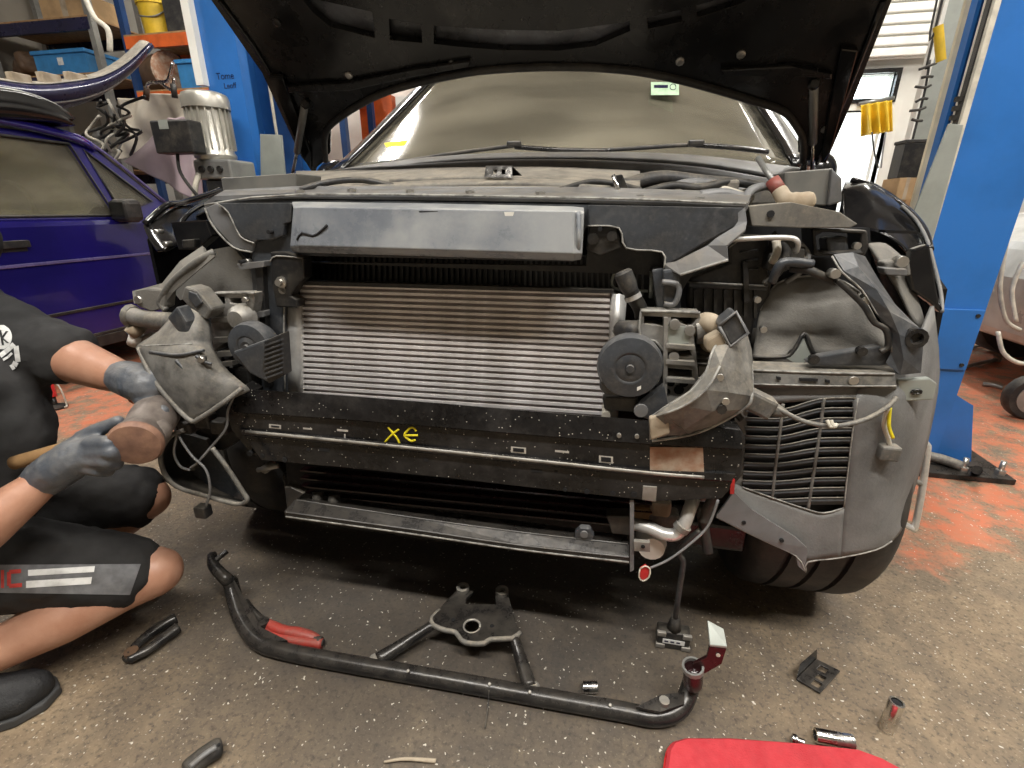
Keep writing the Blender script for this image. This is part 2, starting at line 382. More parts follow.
wb = slab3('wall_back', [[(X0, Y1, 0), (DX0, Y1, 0), (DX0, Y1, DZ), (DX1, Y1, DZ), (DX1, Y1, 0), (X1, Y1, 0), (X1, Y1, CEIL), (X0, Y1, CEIL)], [(1.80, Y1, 1.80), (1.80, Y1, 1.98), (2.13, Y1, 1.98), (2.13, Y1, 1.80)]], (0, .12, 0), 'white_paint'); struct(wb)
dr = struct(slab3('door_1', [[(DX0-.06, Y1-.02, 0), (DX0, Y1-.02, 0), (DX0, Y1-.02, DZ), (DX1, Y1-.02, DZ), (DX1, Y1-.02, 0), (DX1+.06, Y1-.02, 0), (DX1+.06, Y1-.02, DZ+.06), (DX0-.06, Y1-.02, DZ+.06)]], (0, .1, 0), 'white_paint'))
box3('door_leaf', (DX1-.02, Y1+.13, .02), (DX1+.02, Y1+.95, DZ-.02), 'white_paint', dr, .004)
win = struct(slab3('window_1', [[(1.77, Y1-.03, 1.77), (2.16, Y1-.03, 1.77), (2.16, Y1-.03, 2.01), (1.77, Y1-.03, 2.01)], [(1.80, Y1-.03, 1.80), (1.80, Y1-.03, 1.98), (2.13, Y1-.03, 1.98), (2.13, Y1-.03, 1.80)]], (0, .06, 0), 'black_metal'))
for i in range(4): box3('louvre_slat', (1.80, Y1+.02, 1.805+i*.045), (2.13, Y1+.028, 1.838+i*.045), 'window_glass', win)
sh = struct(slab3('trim_1', [[(1.35, Y1-.09, 2.06), (2.38, Y1-.09, 2.06), (2.38, Y1-.09, 3.1), (1.35, Y1-.09, 3.1)]], (0, .03, 0), 'white_paint'))
for i in range(14): box3('shutter_slat', (1.36, Y1-.115, 2.07+i*.072), (2.37, Y1-.09, 2.07+i*.072+.058), 'white_paint', sh, .008)
# outside the door
yd = box3('yard_ground', (-2, Y1+.12, -.12), (6, 12, -.02), 'wall_paint'); struct(yd)
yw = box3('yard_wall', (-2, 9, -.02), (6, 9.2, 2.4), 'white_paint'); struct(yw)
for i, (x, y, p) in enumerate(LAMPS):
    t = thing('batten_lamp', (x, y, CEIL-.14), 'white batten lamp with long tubes hanging under the ceiling', 'lamp', 'ceiling batten lamps')
    fx = (lambda a, b, z: V((x+b, y+a, z))) if i < 3 else (lambda a, b, z: V((x+a, y+b, z)))
    def bx_(n, a, b, m_, bv):
        p_, q_ = fx(*a), fx(*b); box3(n, [min(k) for k in zip(p_, q_)], [max(k) for k in zip(p_, q_)], m_, t, bv)
    bx_('housing', (-.09, -.75, CEIL-.06), (.09, .75, CEIL), 'white_paint', .006)
    for s_ in (-1, 1): cyl3('tube', fx(s_*.05, -.72, CEIL-.09), fx(s_*.05, .72, CEIL-.09), .013, 'tube_glow', t, seg=10)
    for s_ in (-1, 1): bx_('end_cap', (-.085, s_*.74-.015, CEIL-.12), (.085, s_*.74+.015, CEIL-.05), 'white_paint', .004)

# ------------------------------------------------------------------ lift posts
def cchannel(name, x0, x1, y0, y1, open_right, m, parent, z1=3.4, t=.012, rear=0):
    """C section post, its mouth towards the car"""
    s = 1 if open_right else -1; a, b = (x0, x1) if open_right else (x1, x0); lip = .05
    pr = [(a, y0), (b, y0), (b, y0+lip), (b-s*t, y0+lip), (b-s*t, y0+t), (a+s*t, y0+t), (a+s*t, y1-t), (b-s*(t+rear), y1-t), (b-s*(t+rear), y1-lip), (b-s*rear, y1-lip), (b-s*rear, y1), (a, y1)]
    return slab3(name, [[V((x, y, .02)) for x, y in pr]], (0, 0, z1), m, parent)
pr_ = thing('lift_post', (1.17, 2.1, 0), 'blue steel lift post at the right beside the silver car', 'lift post', 'posts of the two-post car lift')
cchannel('column', 1.065, 1.29, 1.96, 2.26, False, 'blue_paint', pr_, rear=.07)
box3('base_plate', (.98, 1.86, 0), (1.50, 2.36, .022), 'black_metal', pr_, .003)
slab3('gusset', [[(1.29, 1.97, .02), (1.42, 1.97, .02), (1.36, 1.97, .26), (1.29, 1.97, .30)]], (0, .014, 0), 'blue_paint', pr_)
slab3('gusset', [[(1.29, 2.24, .02), (1.40, 2.24, .02), (1.29, 2.24, .26)]], (0, .014, 0), 'blue_paint', pr_)
for x, y in ((1.47, 1.90), (1.47, 2.3), (1.35, 1.90)):
    b_ = cyl3('anchor_bolt', (x, y, .022), (x, y, .075), .009, 'bolt', pr_, seg=10); lathe3('nut', (x, y, .022), (0, 0, 1), [(0, .017), (.016, .017)], 'bolt', b_, 6)
slab3('joint_cover', [[(1.06, 1.95, .40), (1.285, 1.95, .40), (1.285, 1.95, .62), (1.06, 1.95, .62)]], (0, .012, 0), 'blue_paint', pr_, .002)
for z in (.42, .60): cyl3('cover_bolt', (1.265, 1.945, z), (1.265, 1.952, z), .007, 'black_metal', pr_, seg=8)
ca = box3('carriage', (1.06, 2.03, .70), (1.16, 2.13, .93), 'blue_dark', pr_, .006)
sp_ = slab3('shield_plate', [[(.975, 1.95, .87), (1.06, 1.95, .865), (1.055, 1.95, 1.20), (1.015, 1.95, 1.205)]], (0, .008, 0), 'zinc_plate', pr_, .001)
box3('cable_guide', (1.050, 1.958, .02), (1.066, 2.012, 3.4), 'wire_white', pr_); box3('edge_strip', (1.120, 2.248, .02), (1.136, 2.264, 3.4), 'cream', pr_); box3('inner_shade', (1.15, 2.14, .02), (1.28, 2.15, 3.3), 'black_metal', pr_)  # black sheet added inside the channel to stand in for its shade
box3('inner_rail', (1.10, 2.10, .02), (1.115, 2.11, 3.3), 'blue_dark', pr_)
rk = box3('ladder_rack', (1.045, 1.972, .3), (1.06, 1.992, 3.2), 'black_metal', pr_)
for i in range(26): box3('tooth', (1.030, 1.974, .62+i*.026), (1.046, 1.990, .634+i*.026), 'black_metal', rk)
cyl3('lift_chain', (1.15, 2.05, .03), (1.15, 2.05, 3.3), .012, 'black_metal', pr_)

pl_ = thing('lift_post', (-1.58, 2.1, 0), 'blue steel lift post at the left with a grey motor on it', 'lift post', 'posts of the two-post car lift')
cchannel('column', -1.66, -1.50, 1.96, 2.26, True, 'blue_paint', pl_)
box3('base_plate', (-1.85, 1.86, 0), (-1.42, 2.36, .022), 'black_metal', pl_, .003)
box3('rear_flange', (-1.50, 2.20, .02), (-1.345, 2.212, 3.4), 'blue_paint', pl_)
box3('inner_web', (-1.495, 2.13, .02), (-1.40, 2.142, 3.4), 'blue_dark', pl_)
box3('white_strip', (-1.69, 1.93, 1.42), (-1.655, 1.96, 3.2), 'white_paint', pl_)
cyl3('lift_cable', (-1.41, 2.0, .03), (-1.41, 2.0, 3.3), .006, 'wire_white', pl_)
box3('carriage', (-1.50, 2.03, .75), (-1.36, 2.12, 1.02), 'blue_dark', pl_, .006)
text3('scrawl', 'Tome', (-1.575, 1.9595, 1.452), facing((0, -1, 0)), .034, 'navy', pl_, .0005)
text3('scrawl', 'Leoff', (-1.560, 1.9595, 1.418), facing((0, -1, 0)), .028, 'navy', pl_, .0005)
# power unit
mo = PY(211, 131, 1.82)
mt = lathe3('motor', (mo.x, 1.82, 1.13), (0, 0, 1), [(0, .066), (.012, .076), (.02, .076), (.03, .070), (.20, .070)], 'motor_grey', pl_, 28)
for k in range(20):
    a = 2*math.pi*k/20; d = V((math.cos(a), math.sin(a), 0)); q = V((mo.x, 1.82, 0)); n = d.cross(V((0, 0, 1)))*.003
    slab3('cooling_rib', [[q+d*.068+n+V((0, 0, 1.17)), q+d*.079+n+V((0, 0, 1.17)), q+d*.079+n+V((0, 0, 1.31)), q+d*.068+n+V((0, 0, 1.31))]], -2*n, 'motor_grey', mt)
lathe3('fan_cowl', (mo.x, 1.82, 1.31), (0, 0, 1), [(0, .083), (.035, .083), (.050, .077), (.057, .06), (.058, 0)], 'motor_grey', mt, 28)
cb = box3('control_box', (mo.x-.125, 1.67, 1.145), (mo.x+.04, 1.735, 1.255), 'black_plastic', mt, .006)
slab3('warning_label', [[(mo.x-.085, 1.669, 1.225), (mo.x-.045, 1.669, 1.225), (mo.x-.045, 1.669, 1.255), (mo.x-.085, 1.669, 1.255)]], (0, .001, 0), 'zinc_plate', mt)
pb = box3('pump_block', (mo.x-.05, 1.75, 1.06), (mo.x+.115, 1.89, 1.13), 'grey_metal', pl_, .008)
for x in (-.01, .03, .07): cyl3('port_bolt', (mo.x+x, 1.742, 1.095), (mo.x+x, 1.752, 1.095), .012, 'black_metal', pb, seg=10)
box3('oil_tank', (mo.x-.02, 1.76, .78), (mo.x+.13, 1.88, 1.06), 'black_plastic', pl_, .01)
box3('mount_arm', (mo.x-.02, 1.88, 1.0), (mo.x+.06, 1.965, 1.12), 'blue_paint', pl_)
tube3('power_cable', [(mo.x-.06, 1.70, 1.15), (mo.x-.065, 1.70, 1.08), (mo.x-.03, 1.72, 1.0), (mo.x-.01, 1.76, .95)], .006, 'rubber', pl_)
tube3('hydraulic_hose', [(mo.x-.03, 1.75, 1.08), (mo.x-.045, 1.73, 1.02), (mo.x-.06, 1.74, .93), (mo.x-.08, 1.9, .8)], .010, 'wire_white', pl_)

# ------------------------------------------------------------------ background left
def rack(name, x0, x1, y0, y1, z1, shelves, mp, mb, label):
    t = thing(name, ((x0+x1)/2, (y0+y1)/2, 0), label, 'rack')
    for x in (x0, x1):
        for y in (y0, y1): box3('upright', (x-.025, y-.025, 0), (x+.025, y+.025, z1), mp, t)
    for z in shelves:
        box3('beam', (x0, y0-.03, z-.10), (x1, y0+.0, z-.012), mb, t); box3('beam', (x0, y1, z-.10), (x1, y1+.03, z-.012), mb, t)
        box3('shelf_board', (x0, y0-.03, z-.012), (x1, y1+.03, z), 'wood', t)
    return t
rack('storage_rack', -5.6, -4.45, 4.05, 4.55, 2.95, (1.3, 2.07, 2.48), 'grey_metal', 'navy', 'grey steel rack with navy shelf edges behind the blue car')
rack('storage_rack', -4.08, -2.2, 4.0, 4.5, 2.9, (1.0, 1.90, 2.30), 'blue_dark', 'orange_paint', 'storage rack with orange beams behind the left lift post')
def bucket(c, r, h, m, label):
    t = thing('bucket', c, label, 'bucket')
    lathe3('body', c, (0, 0, 1), [(0, r*.82), (h, r), (h, r*.95), (.01, r*.77)], m, t)
    lathe3('rim', V(c)+V((0, 0, h-.03)), (0, 0, 1), [(0, r*1.04), (.03, r*1.06), (.03, r*.96), (0, r*.96)], m, t)
    tube3('handle', [V(c)+V((-r, 0, h*.9)), V(c)+V((-r*.6, -r*.8, h*.6)), V(c)+V((r*.6, -r*.8, h*.55)), V(c)+V((r, 0, h*.9))], .006, 'grey_metal', t)
bucket((-3.92, 4.2, 2.30), .14, .28, 'yellow_plastic', 'yellow plastic bucket on the orange-beamed rack')
def crate(c, sx, sy_, h, label):
    x, y, z = c; t = thing('storage_crate', c, label, 'crate', 'blue plastic crates')
    for n, lo, hi in (('floor_panel', (x-sx, y-sy_, z), (x+sx, y+sy_, z+.012)), ('side_wall', (x-sx, y-sy_, z+.012), (x+sx, y-sy_+.012, z+h)), ('side_wall', (x-sx, y+sy_-.012, z+.012), (x+sx, y+sy_, z+h)), ('side_wall', (x-sx, y-sy_+.012, z+.012), (x-sx+.012, y+sy_-.012, z+h)), ('side_wall', (x+sx-.012, y-sy_+.012, z+.012), (x+sx, y+sy_-.012, z+h))):
        box3(n, lo, hi, 'blue_crate', t)
    slab3('rim', [[(x-sx-.015, y-sy_-.015, z+h-.03), (x+sx+.015, y-sy_-.015, z+h-.03), (x+sx+.015, y+sy_+.015, z+h-.03), (x-sx-.015, y+sy_+.015, z+h-.03)], [(x-sx+.01, y-sy_+.01, z+h-.03), (x-sx+.01, y+sy_-.01, z+h-.03), (x+sx-.01, y+sy_-.01, z+h-.03), (x+sx-.01, y-sy_+.01, z+h-.03)]], (0, 0, .03), 'blue_crate', t, .004)
    slab3('paper_label', [[(x-.03, y-sy_-.001, z+h*.4), (x+.03, y-sy_-.001, z+h*.4), (x+.03, y-sy_-.001, z+h*.7), (x-.03, y-sy_-.001, z+h*.7)]], (0, .002, 0), 'white_print', t)
crate((-4.88, 4.25, 2.07), .28, .2, .19, 'blue plastic crate on the navy-edged rack above the blue car')
crate((-3.45, 4.2, 1.90), .20, .2, .21, 'blue plastic crate beside the left lift post below an orange beam')
t = thing('metal_pot', (-3.95, 4.05, 1.90), 'brown rusty metal drum lying on its side under the yellow bucket', 'drum')
lathe3('body', (-4.12, 4.2, 2.05), (1, -.35, 0), [(0, .12), (.02, .15), (.34, .15), (.34, .135), (.04, .135)], 'brown', t)
lathe3('rim', (-4.12+.31, 4.2-.108, 2.05), (1, -.35, 0), [(0, .148), (.012, .158), (.024, .148)], 'rust', t)
t = thing('cardboard_box', (-4.75, 4.25, 2.48), 'brown cardboard box on the top navy shelf', 'box')
box3('carton', (-5.0, 4.1, 2.48), (-4.5, 4.4, 2.66), 'cardboard', t, .004); box3('tape', (-4.78, 4.099, 2.48), (-4.72, 4.401, 2.6615), 'tan_dust', t)
t = thing('black_crate', (-3.5, 4.25, 2.30), 'black plastic crate beside the yellow bucket on the orange rack', 'crate')
for n, lo, hi in (('floor_panel', (-3.72, 4.05, 2.30), (-3.3, 4.45, 2.312)), ('side_wall', (-3.72, 4.05, 2.312), (-3.3, 4.062, 2.62)), ('side_wall', (-3.72, 4.438, 2.312), (-3.3, 4.45, 2.62)), ('side_wall', (-3.72, 4.062, 2.312), (-3.708, 4.438, 2.62)), ('side_wall', (-3.312, 4.062, 2.312), (-3.3, 4.438, 2.62))): box3(n, lo, hi, 'rubber', t, .003)
t = thing('folded_tarpaulin', (-5.0, 4.2, 2.07), 'brown crumpled tarpaulin beside the blue crate on the navy-edged rack', 'tarpaulin')
blob('folds', [[((-5.5, 4.2, 2.15), .08), ((-5.35, 4.15, 2.20), .10), ((-5.24, 4.2, 2.16), .08)], [((-5.45, 4.3, 2.16), .08), ((-5.3, 4.3, 2.22), .07)]], 'brown', t, .015, 2, .05, .08)
t = thing('engine_part', (-4.75, 4.1, 1.30), 'dark dusty engine part on the lower shelf of the grey rack', 'engine part')
blob('casting', [[((-5.1, 4.25, 1.41), .11), ((-4.8, 4.2, 1.42), .12), ((-4.6, 4.25, 1.38), .08)], [((-4.9, 4.2, 1.5), .07), ((-4.85, 4.2, 1.62), .05)]], 'dusty_bracket', t, .015, 2, .04, .06); cyl3('pulley', (-4.75, 4.06, 1.42), (-4.75, 4.10, 1.42), .07, 'black_metal', t)
# cloths hung from the racks
def sheet(name, quad, y, m, label, cat, waves=.05, nx=14, ny=12):
    a, b, c, d = [V(PY(*q, y)) for q in quad]; rows = []
    for i in range(ny+1):
        s = i/ny; r = []
        for j in range(nx+1):
            q = j/nx; p = a.lerp(b, q).lerp(d.lerp(c, q), s); p.y += waves*math.sin(q*9+s*4)+waves*.6*math.sin(q*17-s*7)*s; r.append(p)
        rows.append(r)
    return tag(loft3(name, rows, m, None, .006, 1), label, cat)
sheet('dust_sheet', [(117, 98), (190, 92), (196, 150), (120, 160)], 3.75, 'white_cloth', 'off-white dust sheet hanging from the rack beside the left post', 'sheet')
sheet('dust_sheet', [(168, 118), (200, 117), (205, 205), (126, 162)], 3.3, 'pink_cloth', 'dusty pink sheet draped in front of the white one', 'sheet', .018)
# handlebar thing and cables
t = thing('handlebar', PY(165, 88, 3.5), 'chrome handlebar with black grips standing against the white sheet', 'handlebar')
tube3('bar', [PY(*q, 3.5) for q in ((146, 96), (148, 84), (158, 82), (168, 80), (173, 62))], .012, 'chrome', t); tube3('stem', [PY(*q, 3.5) for q in ((160, 82), (172, 90), (174, 78))], .012, 'chrome', t)
cyl3('grip', PY(146, 100, 3.5), PY(147, 88, 3.5), .02, 'brown', t); cyl3('grip', PY(175, 98, 3.5), PY(173, 84, 3.5), .02, 'rubber', t)
t = thing('cable_bundle', PY(110, 160, 3.35), 'tangled bundle of dark and white cables hanging behind the blue car', 'cables')
for i in range(9):
    rr = random.Random(i); u = 92+i*5; v = 96+rr.random()*25
    tube3('cable', [PY(u+rr.uniform(-14, 14), v+k*9+rr.uniform(-7, 7), 3.35+rr.uniform(-.06, .06)) for k in range(6)], .010, 'rubber' if i % 3 else 'wire_white', t)
tag(tube3('bent_pipe', [PY(*q, 3.4) for q in ((86, 0), (95, 18), (108, 30), (110, 52))], .018, 'wire_white'), 'pale bent pipe hanging beside the grey rack upright', 'pipe')
# things on the roof of the blue car
t = thing('loose_bumper', PX(80, 95, -3.3), 'loose car bumper with a pale dusty back lying over the blue car roof', 'bumper')
rows = []
for (u, v, x, w) in ((-40, 82, -3.35, 14), (0, 90, -3.3, 15), (40, 95, -3.3, 16), (75, 92, -3.3, 16), (105, 84, -3.3, 12), (130, 68, -3.3, 8), (151, 46, -3.3, 4)):
    a = PX(u, v-w*.55, x); b = PX(u+2, v+w*.55, x); rows.append([a+V((-.28, .1, -.02)), a+V((-.12, .03, .02)), a, (a+b)/2+V((.05, -.05, 0)), b, b+V((-.14, .03, -.03))])
loft3('bumper_skin', rows, 'navy', t, .006, 1); 
loft3('dusty_back', [[r[0]+V((0, 0, .012)), r[1]+V((0, 0, .014)), r[2]+V((-.01, 0, .010))] for r in rows], 'dusty_cover', t, .004, 1)
tube3('rim_strip', [r[4]+V((.012, -.012, .004)) for r in rows[1:]], .008, 'grey_metal', t)
for u in (15, 45, 72): box3('clip', PX(u, 84, -3.33), PX(u+9, 76, -3.38), 'tan_dust', t, .004)
t = thing('roof_spoiler', PX(30, 118, -3.15), 'black tailgate spoiler lying on the blue car roof', 'spoiler')
rows = [[PX(u, v0, -3.12)+V((-.45, 0, .02)), PX(u, v0, -3.12), PX(u+1, v0+5, -3.08), PX(u+1, v1, -3.10), PX(u, v1, -3.10)+V((-.4, 0, 0))] for u, v0, v1 in ((-60, 86, 116), (0, 90, 117), (30, 96, 119), (55, 106, 122), (70, 117, 126))]
loft3('blade', rows, 'black_gloss', t, .008, 1); tube3('edge_trim', [r[1]+V((.01, -.004, .006)) for r in rows], .007, 'grey_metal', t)
tag(slab3('steel_sheet', [[PY(260, 134, 1.93), PY(281, 135, 1.93), PY(287, 200, 1.93), PY(287, 330, 1.93), PY(263, 330, 1.93)]], (0, .01, 0), 'zinc_plate', None, .001), 'plain grey-green steel sheet standing beside the left lift post', 'steel sheet')
# behind the windscreen of the dismantled car, at the back wall
t = thing('tool_cabinet', PY(370, 150, 4.5)*1, 'orange cabinet with white panel at the back wall behind the black car', 'cabinet'); t.location.z = 0; ORG[t.name] = t.location.copy()
for n, a, b, m_ in (('body', PY(358, 96, 4.6), PY(395, 150, 4.6), 'orange_paint'), ('side_panel', PY(395, 96, 4.6), PY(415, 150, 4.6), 'white_paint')):
    box3(n, (a.x, 4.6, 0), (b.x, 4.95, a.z), m_, t, .004)
box3('drawer', (PY(360, 96, 4.6).x, 4.585, 1.0), (PY(393, 96, 4.6).x, 4.6, 1.3), 'orange_paint', t, .004)
box3('drawer', (PY(360, 96, 4.6).x, 4.585, 1.33), (PY(393, 96, 4.6).x, 4.6, 1.6), 'orange_paint', t, .004)
# background right
t = thing('warning_cloth', PY(876, 105, 4.7), 'bright yellow cloth hung in the open doorway', 'cloth')
rows = []
for i in range(7):
    r = []
    for j in range(17):
        q = j/16; p = PY(861+q*31-2*(i/6)*0+(.1*i), 105-5*q+i*5.2, 4.90); p.y += .05*math.sin(q*22)*(0.4+i/8); r.append(p)
    rows.append(r)
loft3('fabric', rows, 'yellow_plastic', t, .004, 1)
tube3('hanging_cord', [PY(872, 132, 4.74), PY(874, 150, 4.74), PY(878, 168, 4.74)], .006, 'rubber', t); tube3('hanging_cord', [PY(886, 132, 4.74), PY(883, 150, 4.74), PY(881, 168, 4.74)], .006, 'wire_grey', t)
cyl3('rail', PY(858, 104, 4.965), PY(894, 98, 4.965), .015, 'grey_metal', t)
t = thing('warning_tube', PY(940, 60, 3.2), 'yellow tube hanging beside the right lift post', 'tube')
a, b = PY(938, 26, 3.2), PY(941, 61, 3.2); lathe3('sleeve', a, b-a, [(0, .021), ((b-a).length, .021), ((b-a).length, .016), (.01, .016)], 'yellow_plastic', t)
tube3('cord', [V((PY(936, 0, 3.2).x, 3.2, CEIL)), PY(937, 0, 3.2), a], .005, 'rubber', t)
t = thing('cable_chain', PY(918, 120, 3.4), 'dark knotted chain of cable clips hanging in the doorway', 'chain')
tube3('cord', [V((PY(938, 0, 3.4).x, 3.4, CEIL)), PY(935, 30, 3.4), PY(930, 60, 3.4), PY(925, 90, 3.4), PY(918, 118, 3.4), PY(912, 142, 3.4)], .006, 'rubber', t)
for i in range(6): q = PY(929-i*2.6, 66+i*11, 3.4); tube3('clip', [q+V((-.045+.02*(i % 2), 0, -.015+.012*(i % 3))), q+V((.0, -.01, .0)), q+V((.03, 0, .012-.012*(i % 2)))], .007, 'rubber', t, 6)
t = thing('wall_panel', (0, 0, 0), 'grey upright panel standing between doorway and right lift post', 'panel')
p = [PY(*q, 3.6) for q in ((938, 0), (963, 0), (940, 150), (920, 150))]; lo = min(q.x for q in p); hi = max(q.x for q in p); t.location = V((lo, 3.6, 0)); ORG[t.name] = t.location.copy()
box3('board', (PY(932, 60, 3.6).x, 3.6, 0), (PY(960, 60, 3.6).x, 3.63, 2.6), 'zinc_plate', t); box3('edge_post', (PY(928, 60, 3.6).x, 3.58, 0), (PY(932, 60, 3.6).x, 3.64, 2.6), 'white_paint', t)
t = thing('shelf_unit', PY(908, 170, 2.9), 'small shelf unit with boxes behind the right fender', 'shelf'); t.location.z = 0; ORG[t.name] = t.location.copy()
a, b = PY(895, 200, 2.9), PY(925, 200, 2.9)
box3('shelf_board', (a.x, 2.8, a.z-.03), (b.x+.05, 3.1, a.z), 'wood', t)
for x in (a.x+.01, b.x+.03):
    for y in (2.82, 3.08): box3('leg', (x-.012, y-.012, 0), (x+.012, y+.012, a.z-.03), 'grey_metal', t)
for q0, q1, m_, lab, nm in (((898, 178), (913, 199), 'cardboard', 'small tan carton on the shelf behind the right fender', 'carton'), ((906, 143), (922, 177), 'black_plastic', 'black box standing above the tan carton by the right post', 'case')):
    p, q = PY(*q0, 2.86), PY(*q1, 2.86)
    if nm == 'carton': o_ = thing(nm, (p.x, 2.86, a.z), lab, 'box'); box3('body', (p.x, 2.84, a.z), (q.x, 3.0, p.z), m_, o_, .003); box3('tape', (p.x+.03, 2.839, a.z), (p.x+.045, 3.001, p.z+.001), 'tan_dust', o_); ztop = p.z
    else: o_ = thing(nm, (p.x, 2.86, ztop), lab, 'box'); box3('body', (p.x, 2.86, ztop), (q.x, 2.96, p.z), m_, o_, .004); box3('lid', (p.x-.004, 2.856, p.z), (q.x+.004, 2.964, p.z+.015), 'rubber', o_, .003)
# silver car behind the right post
t = thing('silver_car', (3.4, 2.9, 0), 'silver car parked at the far right behind the lift post', 'car')
prof = [(2.05, .30), (2.02, .62), (2.08, .80), (2.35, .90), (3.0, .97), (3.5, 1.38), (4.4, 1.42), (4.45, .35), (4.1, .22), (2.6, .22)]
def carbody(name, xs, prof, m, parent, sub=2):
    rows = []
    for x, k in xs: rows.append([V((x, y, z)) for y, z in k(prof)])
    return loft3(name, rows, m, parent, 0, 0, close=True, smooth=False)
body = slab3('body', [[V((y+.0, 2.35, z)) for y, z in prof]], (0, 1.65, 0), 'silver_paint', t, .06)
slab3('side_window', [[V((3.12, 2.345, 1.0)), V((3.54, 2.345, 1.33)), V((4.3, 2.345, 1.36)), V((4.3, 2.345, 1.0))]], (0, .02, 0), 'golf_glass', t)
box3('bumper_strip', (1.99, 2.33, .44), (2.6, 2.36, .52), 'black_plastic', t, .01)
for y in (2.42, 3.85):
    w = lathe3('wheel', (2.75, y, .31), (0, 1, 0), [(-.1, .17), (-.1, .30), (-.08, .31), (.08, .31), (.1, .30), (.1, .17)], 'rubber', t)
    lathe3('rim', (2.75, y-.104, .31), (0, 1, 0), [(0, .165), (.03, .15), (.04, 0)], 'grey_metal', w)
box3('headlight', (2.0, 2.36, .63), (2.06, 2.75, .76), 'tank_alu', t, .02)
for i, pts in enumerate(([(1010, 225), (1004, 255), (1000, 290), (1006, 320), (1020, 330)], [(1023, 262), (1012, 290), (1016, 322)], [(998, 332), (1003, 352), (1016, 362), (1030, 364)])):
    tag(tube('air_hose', pts, 2.25-.05*i, .008, 'wire_white', None), ('long pale hose hanging in front of the silver car', 'short pale hose hanging at the right picture edge', 'pale hose curling above the red floor at right')[i], 'hose')
t = thing('rubber_castor', PZ(1018, 418), 'black trolley wheel standing on red floor at the right edge', 'wheel')
c = PZ(1018, 418)+V((.02, 0, .11)); lathe3('tyre', c+V((0, -.03, 0)), (0.1, 1, 0), [(0, .075), (0, .10), (.012, .11), (.048, .11), (.06, .10), (.06, .075)], 'rubber', t); lathe3('hub', c+V((0, -.035, 0)), (.1, 1, 0), [(0, .075), (.03, .07), (.06, .075)], 'grey_metal', t)
# clutter on the floor at right
for i, (u0, v0, u1, v1) in enumerate(((962, 368, 996, 360), (983, 384, 1003, 388), (1000, 352, 1024, 350), (970, 348, 990, 344))):
    a, b = PZ(u0, v0, .012), PZ(u1, v1, .012); t = thing('metal_offcut', (a+b)/2, ('long metal offcut lying on the red floor past the right post', 'short metal offcut nearest the trolley wheel', 'metal offcut under the silver car at the right edge', 'metal offcut farthest back on the red floor')[i], 'scrap')
    tube3('rod', [a, (a+b)/2+V((0, 0, .006)), b], .012, 'grey_metal', t); cyl3('end_nut', b, b+(b-a).normalized()*.03, .02, 'rust', t, seg=6)
# ------------------------------------------------------------------ blue hatchback at the left
g = thing('blue_hatchback', (-3.82, 2.0, 0), 'dark blue hatchback parked at the left behind the mechanic', 'car')
def arc(cy_, r, n=10): return [(cy_+r*math.cos(math.pi*(1-i/n)), .26+r*math.sin(math.pi*(1-i/n))) for i in range(n+1)]
low = [(0, .30), (.1, .2)]+arc(.80, .34)+[(1.3, .17), (2.75, .17)]+arc(3.28, .34)+[(3.76, .2), (3.88, .3), (3.9, .58), (3.82, .78), (3.05, .90), (0.05, .895), (-.03, .6)]
def gs(name, pts, th, m, bevel=0, x=-3.0, parent=None): return slab3(name, [[V((x, y, z)) for y, z in pts]], (-th, 0, 0), m, parent or g, bevel)
gs('body', low, 1.65, 'golf_blue', .035)
def gx(z): return -3.03-(z-.9)*.30
def gp(y, z, o=0): return V((gx(z)+o, y, z))
def gpl(name, pts, m, o=0, th=.02, holes=(), parent=None): return slab3(name, [[gp(y, z, o) for y, z in pts]]+[[gp(y, z, o) for y, z in h] for h in holes], (-th, 0, 0), m, parent or g)
h1 = [(.55, .915), (1.55, .915), (1.55, 1.315), (.85, 1.30)]; h2 = [(1.66, .915), (2.60, .915), (2.53, 1.31), (1.66, 1.318)]; h3 = [(2.645, .93), (2.90, 1.0), (2.60, 1.285)]
gpl('window_frame', [(.1, .895), (3.06, .90), (2.98, .985), (2.66, 1.31), (2.5, 1.345), (1.5, 1.36), (.75, 1.345)], 'golf_blue', 0, .03, (h1, h2, h3))
for h in (h1, h2, h3): gpl('side_glass', h, 'golf_glass', -.014, .004)
for h in (h1, h2, h3): tube3('window_seal', [gp(*q, .004) for q in h+[h[0]]], .007, 'rubber', g, 6, 1)
gpl('window_frame', [(.1, .895), (3.06, .90), (2.98, .985), (2.66, 1.31), (2.5, 1.345), (1.5, 1.36), (.75, 1.345)], 'golf_blue', -1.60+.06, .03, (h1, h2, h3))
rows = []
for y, z in ((.68, 1.34), (1.0, 1.405), (1.6, 1.43), (2.2, 1.415), (2.55, 1.375), (2.66, 1.33)):
    rows.append([V((-3.13+dx, y, z+dz)) for dx, dz in ((.004, -.05), (-.03, -.012), (-.2, .01), (-.68, .03), (-1.16, .01), (-1.33, -.012), (-1.37, -.05))])
loft3('roof', rows, 'golf_blue', g, .03, 1)
tube3('gutter_strip', [gp(.9, 1.365, .01), gp(1.6, 1.378, .01), gp(2.45, 1.362, .01), gp(2.66, 1.325, .01), gp(3.0, .99, .01)], .010, 'golf_trim', g, 6)
loft3('windscreen', [[V((-3.14, 2.66, 1.33)), V((-3.8, 2.70, 1.35)), V((-4.47, 2.66, 1.33))], [V((-3.05, 3.02, .95)), V((-3.8, 3.10, .94)), V((-4.58, 3.02, .95))]], 'golf_glass', g, .005, 1)
loft3('rear_screen', [[V((-3.16, .72, 1.34)), V((-3.8, .68, 1.36)), V((-4.45, .72, 1.34))], [V((-3.06, .14, .92)), V((-3.8, .10, .92)), V((-4.55, .14, .92))]], 'golf_glass', g, .005, 1)
